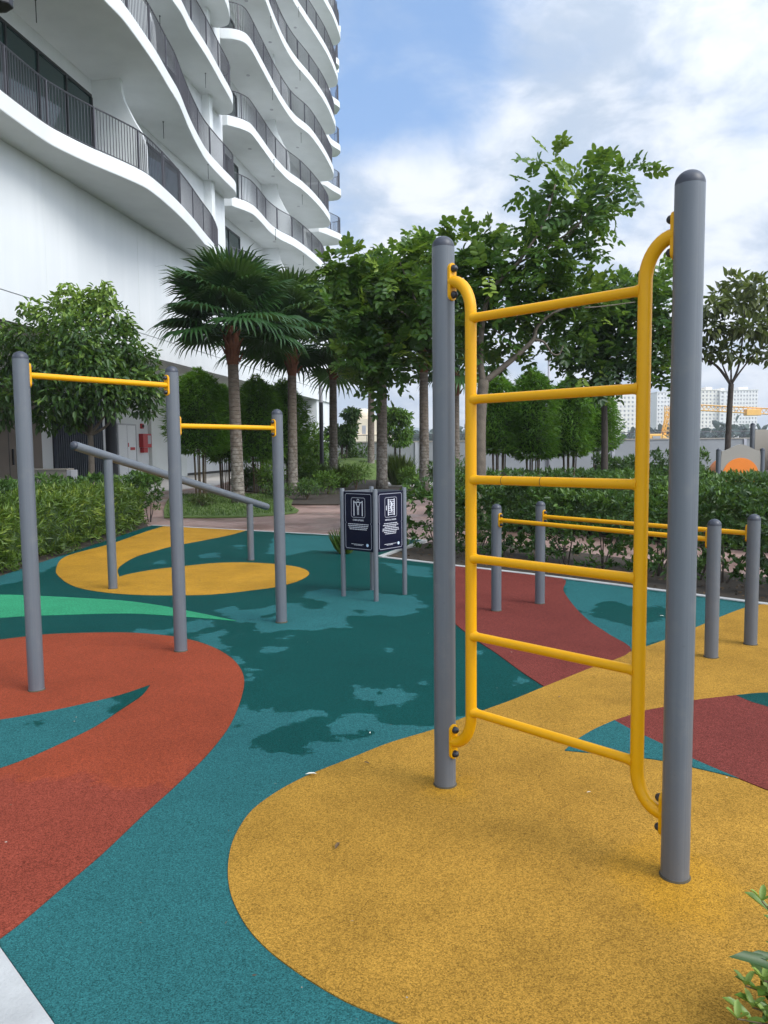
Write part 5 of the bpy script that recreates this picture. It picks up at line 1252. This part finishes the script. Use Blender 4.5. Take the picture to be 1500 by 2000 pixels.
b = MB(); b.lathe([(1.55, .0), (1.55, zr-.36)], 32, (.35, -1.0, 0)); b.build('tower_wall', M['tan'], t_, smooth=True, auto=40)
b = MB(); b.box((-.05, .9, (zw+.7)/2), (2.1, .06, zw-.7)); b.build('side_panel', M['taupe'], t_, bevel=.01)
for x in (-1.17, 1.2): post(t_, x, .9, zw+.15, .07)

# ------------------------------------------------------------------ far surroundings
def long_wall():
    t_ = thing('boundary_wall', (-3, 47, -.1), 'long grey boundary wall closing the garden at the back', 'wall')
    b = MB(); b.box((31, 0, .95), (70, .2, 1.95)); b.build('wall_panel', M['wallgrey'], t_)
    b = MB(); b.box((31, 0, 1.96), (70.1, .28, .08)); b.build('coping', M['taupe'], t_)
    for i in range(18):
        b = MB(); b.box((-3+i*4, -.12, .97), (.16, .1, 1.9)); b.build('wall_post', M['lampgrey'], t_)
    b = MB(); b.tube([(-4, 0, 2.38), (66, 0, 2.38)], .025, 6)
    for i in range(36): b.tube([(-4+i*2, 0, 2.0), (-4+i*2, 0, 2.38)], .018, 5)
    b.build('handrail', M['rail'], t_)
long_wall()
def far_tower(x0, x1, yt, Yd, m, label, floors, bays, depth=18, rz=0.0, step=0):
    a, c = at(x0, 850, Yd), at(x1, 850, Yd); zt = at((x0+x1)/2, yt, Yd).z; w = c.x-a.x
    t_ = thing('apartment_block', ((a.x+c.x)/2, Yd+depth/2, -.1), label, 'building', 'far apartment blocks')
    t_.rotation_euler = (0, 0, rz)
    b = MB(); H = zt+.1; fh = H/floors; bw = w/bays; vs = []; y0 = -depth/2
    # front face as a grid with real window recesses
    for i in range(bays):
        for j in range(floors):
            xa, xb = -w/2+i*bw, -w/2+(i+1)*bw; za, zb = j*fh, (j+1)*fh
            wx0, wx1, wz0, wz1 = xa+bw*.28, xb-bw*.28, za+fh*.30, zb-fh*.22
            b.add([(xa, y0, za), (xb, y0, za), (xb, y0, zb), (xa, y0, zb), (wx0, y0, wz0), (wx1, y0, wz0), (wx1, y0, wz1), (wx0, y0, wz1), (wx0, y0+.4, wz0), (wx1, y0+.4, wz0), (wx1, y0+.4, wz1), (wx0, y0+.4, wz1)],
                  [(0, 1, 5, 4), (1, 2, 6, 5), (2, 3, 7, 6), (3, 0, 4, 7), (4, 5, 9, 8), (5, 6, 10, 9), (6, 7, 11, 10), (7, 4, 8, 11)])
            b.add([(wx0, y0+.4, wz0), (wx1, y0+.4, wz0), (wx1, y0+.4, wz1), (wx0, y0+.4, wz1)], [(0, 1, 2, 3)], 1)
    h = w/2
    b.add([(-h, y0, 0), (h, y0, 0), (h, y0, H), (-h, y0, H), (-h, -y0, 0), (h, -y0, 0), (h, -y0, H), (-h, -y0, H)], [(1, 5, 6, 2), (4, 0, 3, 7), (5, 4, 7, 6), (3, 2, 6, 7)])
    b.build('wall', [m, M['winhaze']], t_)
    r = MB(); r.box((w*.1, 0, H+1.2), (w*.35, depth*.4, 2.4)); r.box((0, 0, H+.25), (w+.6, depth+.6, .5)); r.build('roof_parapet', m, t_)
    return t_
far_tower(1192, 1262, 756, 520, M['cream'], 'cream far block seen left of the right ladder rail', 14, 9)
far_tower(1282, 1340, 766, 560, M['paleblock'], 'pale grey far block half behind the right ladder post', 14, 9)
far_tower(1368, 1404, 762, 500, M['cream'], 'narrow cream far block just right of the grey ladder post', 15, 5)
far_tower(1404.5, 1424, 764, 498, M['paleblock'], 'slim white far block between two wider blocks', 15, 2)
far_tower(1424.5, 1478, 762, 503, M['paleblock'], 'wide pale far block behind the bronze tree trunk', 15, 9)
# domed building far behind the palms
p = at(712, 870, 130)
t_ = thing('domed_building', (p.x, 130, -.1), 'cream domed building far behind the palms', 'building')
b = MB(); b.box((0, 0, 3.2), (4.6, 5, 6.4)); b.box((.9, 0, 1.9), (8, 6, 3.8)); b.build('wall', M['domed'], t_)
b = MB(); b.lathe([(2.0, 6.4), (2.0, 7.0), (1.85, 7.05)] + [(1.8*math.cos(a), 7.05+1.15*math.sin(a)) for a in [i*math.pi/2/7 for i in range(7)]]+[(.02, 8.2)], 24); b.build('dome', M['domed'], t_, smooth=True, auto=40)
b = MB()
for i in range(3): b.box((-1.3+i*1.3, -2.52, 4.6), (.6, .06, 1.4))
b.build('window', M['winhaze'], t_)
# cranes
def lattice(b, A, Bq, w, n, r_=.07):
    A, Bq = Vector(A), Vector(Bq); d = (Bq-A).normalized(); up = Vector((0, 0, 1)) if abs(d.z) < .8 else Vector((0, 1, 0)); s = d.cross(up).normalized(); u2 = s.cross(d)
    cs = [s*w/2+u2*w/2, -s*w/2+u2*w/2, -s*w/2-u2*w/2, s*w/2-u2*w/2]
    for c in cs: b.tube([A+c, Bq+c], r_, 4)
    L = (Bq-A).length
    for i in range(n):
        for k in range(4):
            p0 = A+d*(L*i/n)+cs[k]; p1 = A+d*(L*(i+1)/n)+cs[(k+1) % 4]; b.tube([p0, p1], r_*.7, 4)
Yc = 170
p = at(1304, 850, Yc); top = at(1304, 792, Yc)
t_ = thing('tower_crane', (p.x, Yc, -.1), 'orange lattice tower crane in front of the far blocks', 'crane')
b = MB(); lattice(b, (0, 0, 0), (0, 0, top.z), 1.2, 10, .08); b.build('mast', M['cranes'], t_)
j0 = at(1362, 795, Yc)-Vector((p.x, Yc, 0)); j1 = at(1560, 806, Yc)-Vector((p.x, Yc, 0))
b = MB(); lattice(b, (0, 0, top.z-1.2), (j0.x, 0, j0.z), 1.1, 6, .08); lattice(b, (j0.x, 0, j0.z), (j1.x, 0, j1.z), 1.2, 22, .09); b.build('jib', M['cranes'], t_)
b = MB(); b.box((j0.x+12.0, -.3, j0.z-1.2), (3.2, 1.6, 1.4)); b.build('operator_cab', M['cranes'], t_, bevel=.1)
p = at(1275, 862, 90)
t_ = thing('site_machine', (p.x, 90, -.1), 'orange construction machine showing above the boundary wall', 'machine')
zt_ = at(1275, 846, 90).z; b = MB()
b.prism([(-2.3, 0), (2.3, 0), (2.3, zt_-.6), (1.2, zt_-.45), (.6, zt_), (-.8, zt_), (-1.4, zt_-.35), (-2.3, zt_-.8)], -1.2, 1.2, 0, lambda a, c, e: (a, e, c)); b.build('machine_body', M['cranes'], t_, bevel=.08)
b = MB(); lattice(b, (1.2, 0, zt_-.1), (1.7, 0, zt_+2.6), .35, 6, .04); b.build('boom', M['cranes'], t_)
b = MB(); b.box((.0, -1.23, zt_-.45), (.9, .05, .4)); b.build('window', M['winhaze'], t_)
# far woods and hills
lv = Leaves(); n = 5200
X = RNG.uniform(-120, 330, n); hh = 5.0+2.5*np.sin(X*.06)+1.6*np.sin(X*.19+1)+.9*np.sin(X*.53)
Z = RNG.random(n)**.6*hh; Yw = 300+RNG.uniform(-8, 8, n)
lv.add(np.stack([X, Yw, Z], 1), RNG.normal(size=(n, 3)), RNG.normal(size=(n, 3)), 3.4*RNG.uniform(.6, 1.3, n), 2.4, .4+RNG.normal(size=n)*.22, T_LEAF)
tag(lv.build('far_wood', M['lf_farwood']), kind='stuff')
def hills():
    vs = []; fs = []; n = 60
    for i in range(n+1):
        x = -900+2600*i/n; h = 26+14*math.sin(i*.37)+8*math.sin(i*.9+1)
        vs += [(x, 1500, -2), (x, 1560, h*.6), (x, 1640, h), (x, 1900, -2)]
    for i in range(n):
        for k in range(3): fs.append((i*4+k, (i+1)*4+k, (i+1)*4+k+1, i*4+k+1))
    b = MB(); b.add(vs, fs); tag(b.build('hills', plain('far_hill_green', (.10, .15, .16), .95, 0, .15, .004), smooth=True), kind='structure')
hills()

# ------------------------------------------------------------------ air
hz = MB(); hz.box((300, 700, 60), (2600, 2000, 124)); ho = hz.build('haze', None)
ho.data.materials.clear(); hm = bpy.data.materials.new('pale_air'); hm.use_nodes = True
ht = NT(hm.node_tree); ht.n.clear(); o_ = ht.add('ShaderNodeOutputMaterial'); pv = ht.add('ShaderNodeVolumePrincipled')
pv.inputs['Color'].default_value = (.86, .90, .95, 1); pv.inputs['Density'].default_value = .00055; pv.inputs['Anisotropy'].default_value = .2
ht.l.new(pv.outputs[0], o_.inputs['Volume']); ho.data.materials.append(hm); tag(ho, kind='stuff')
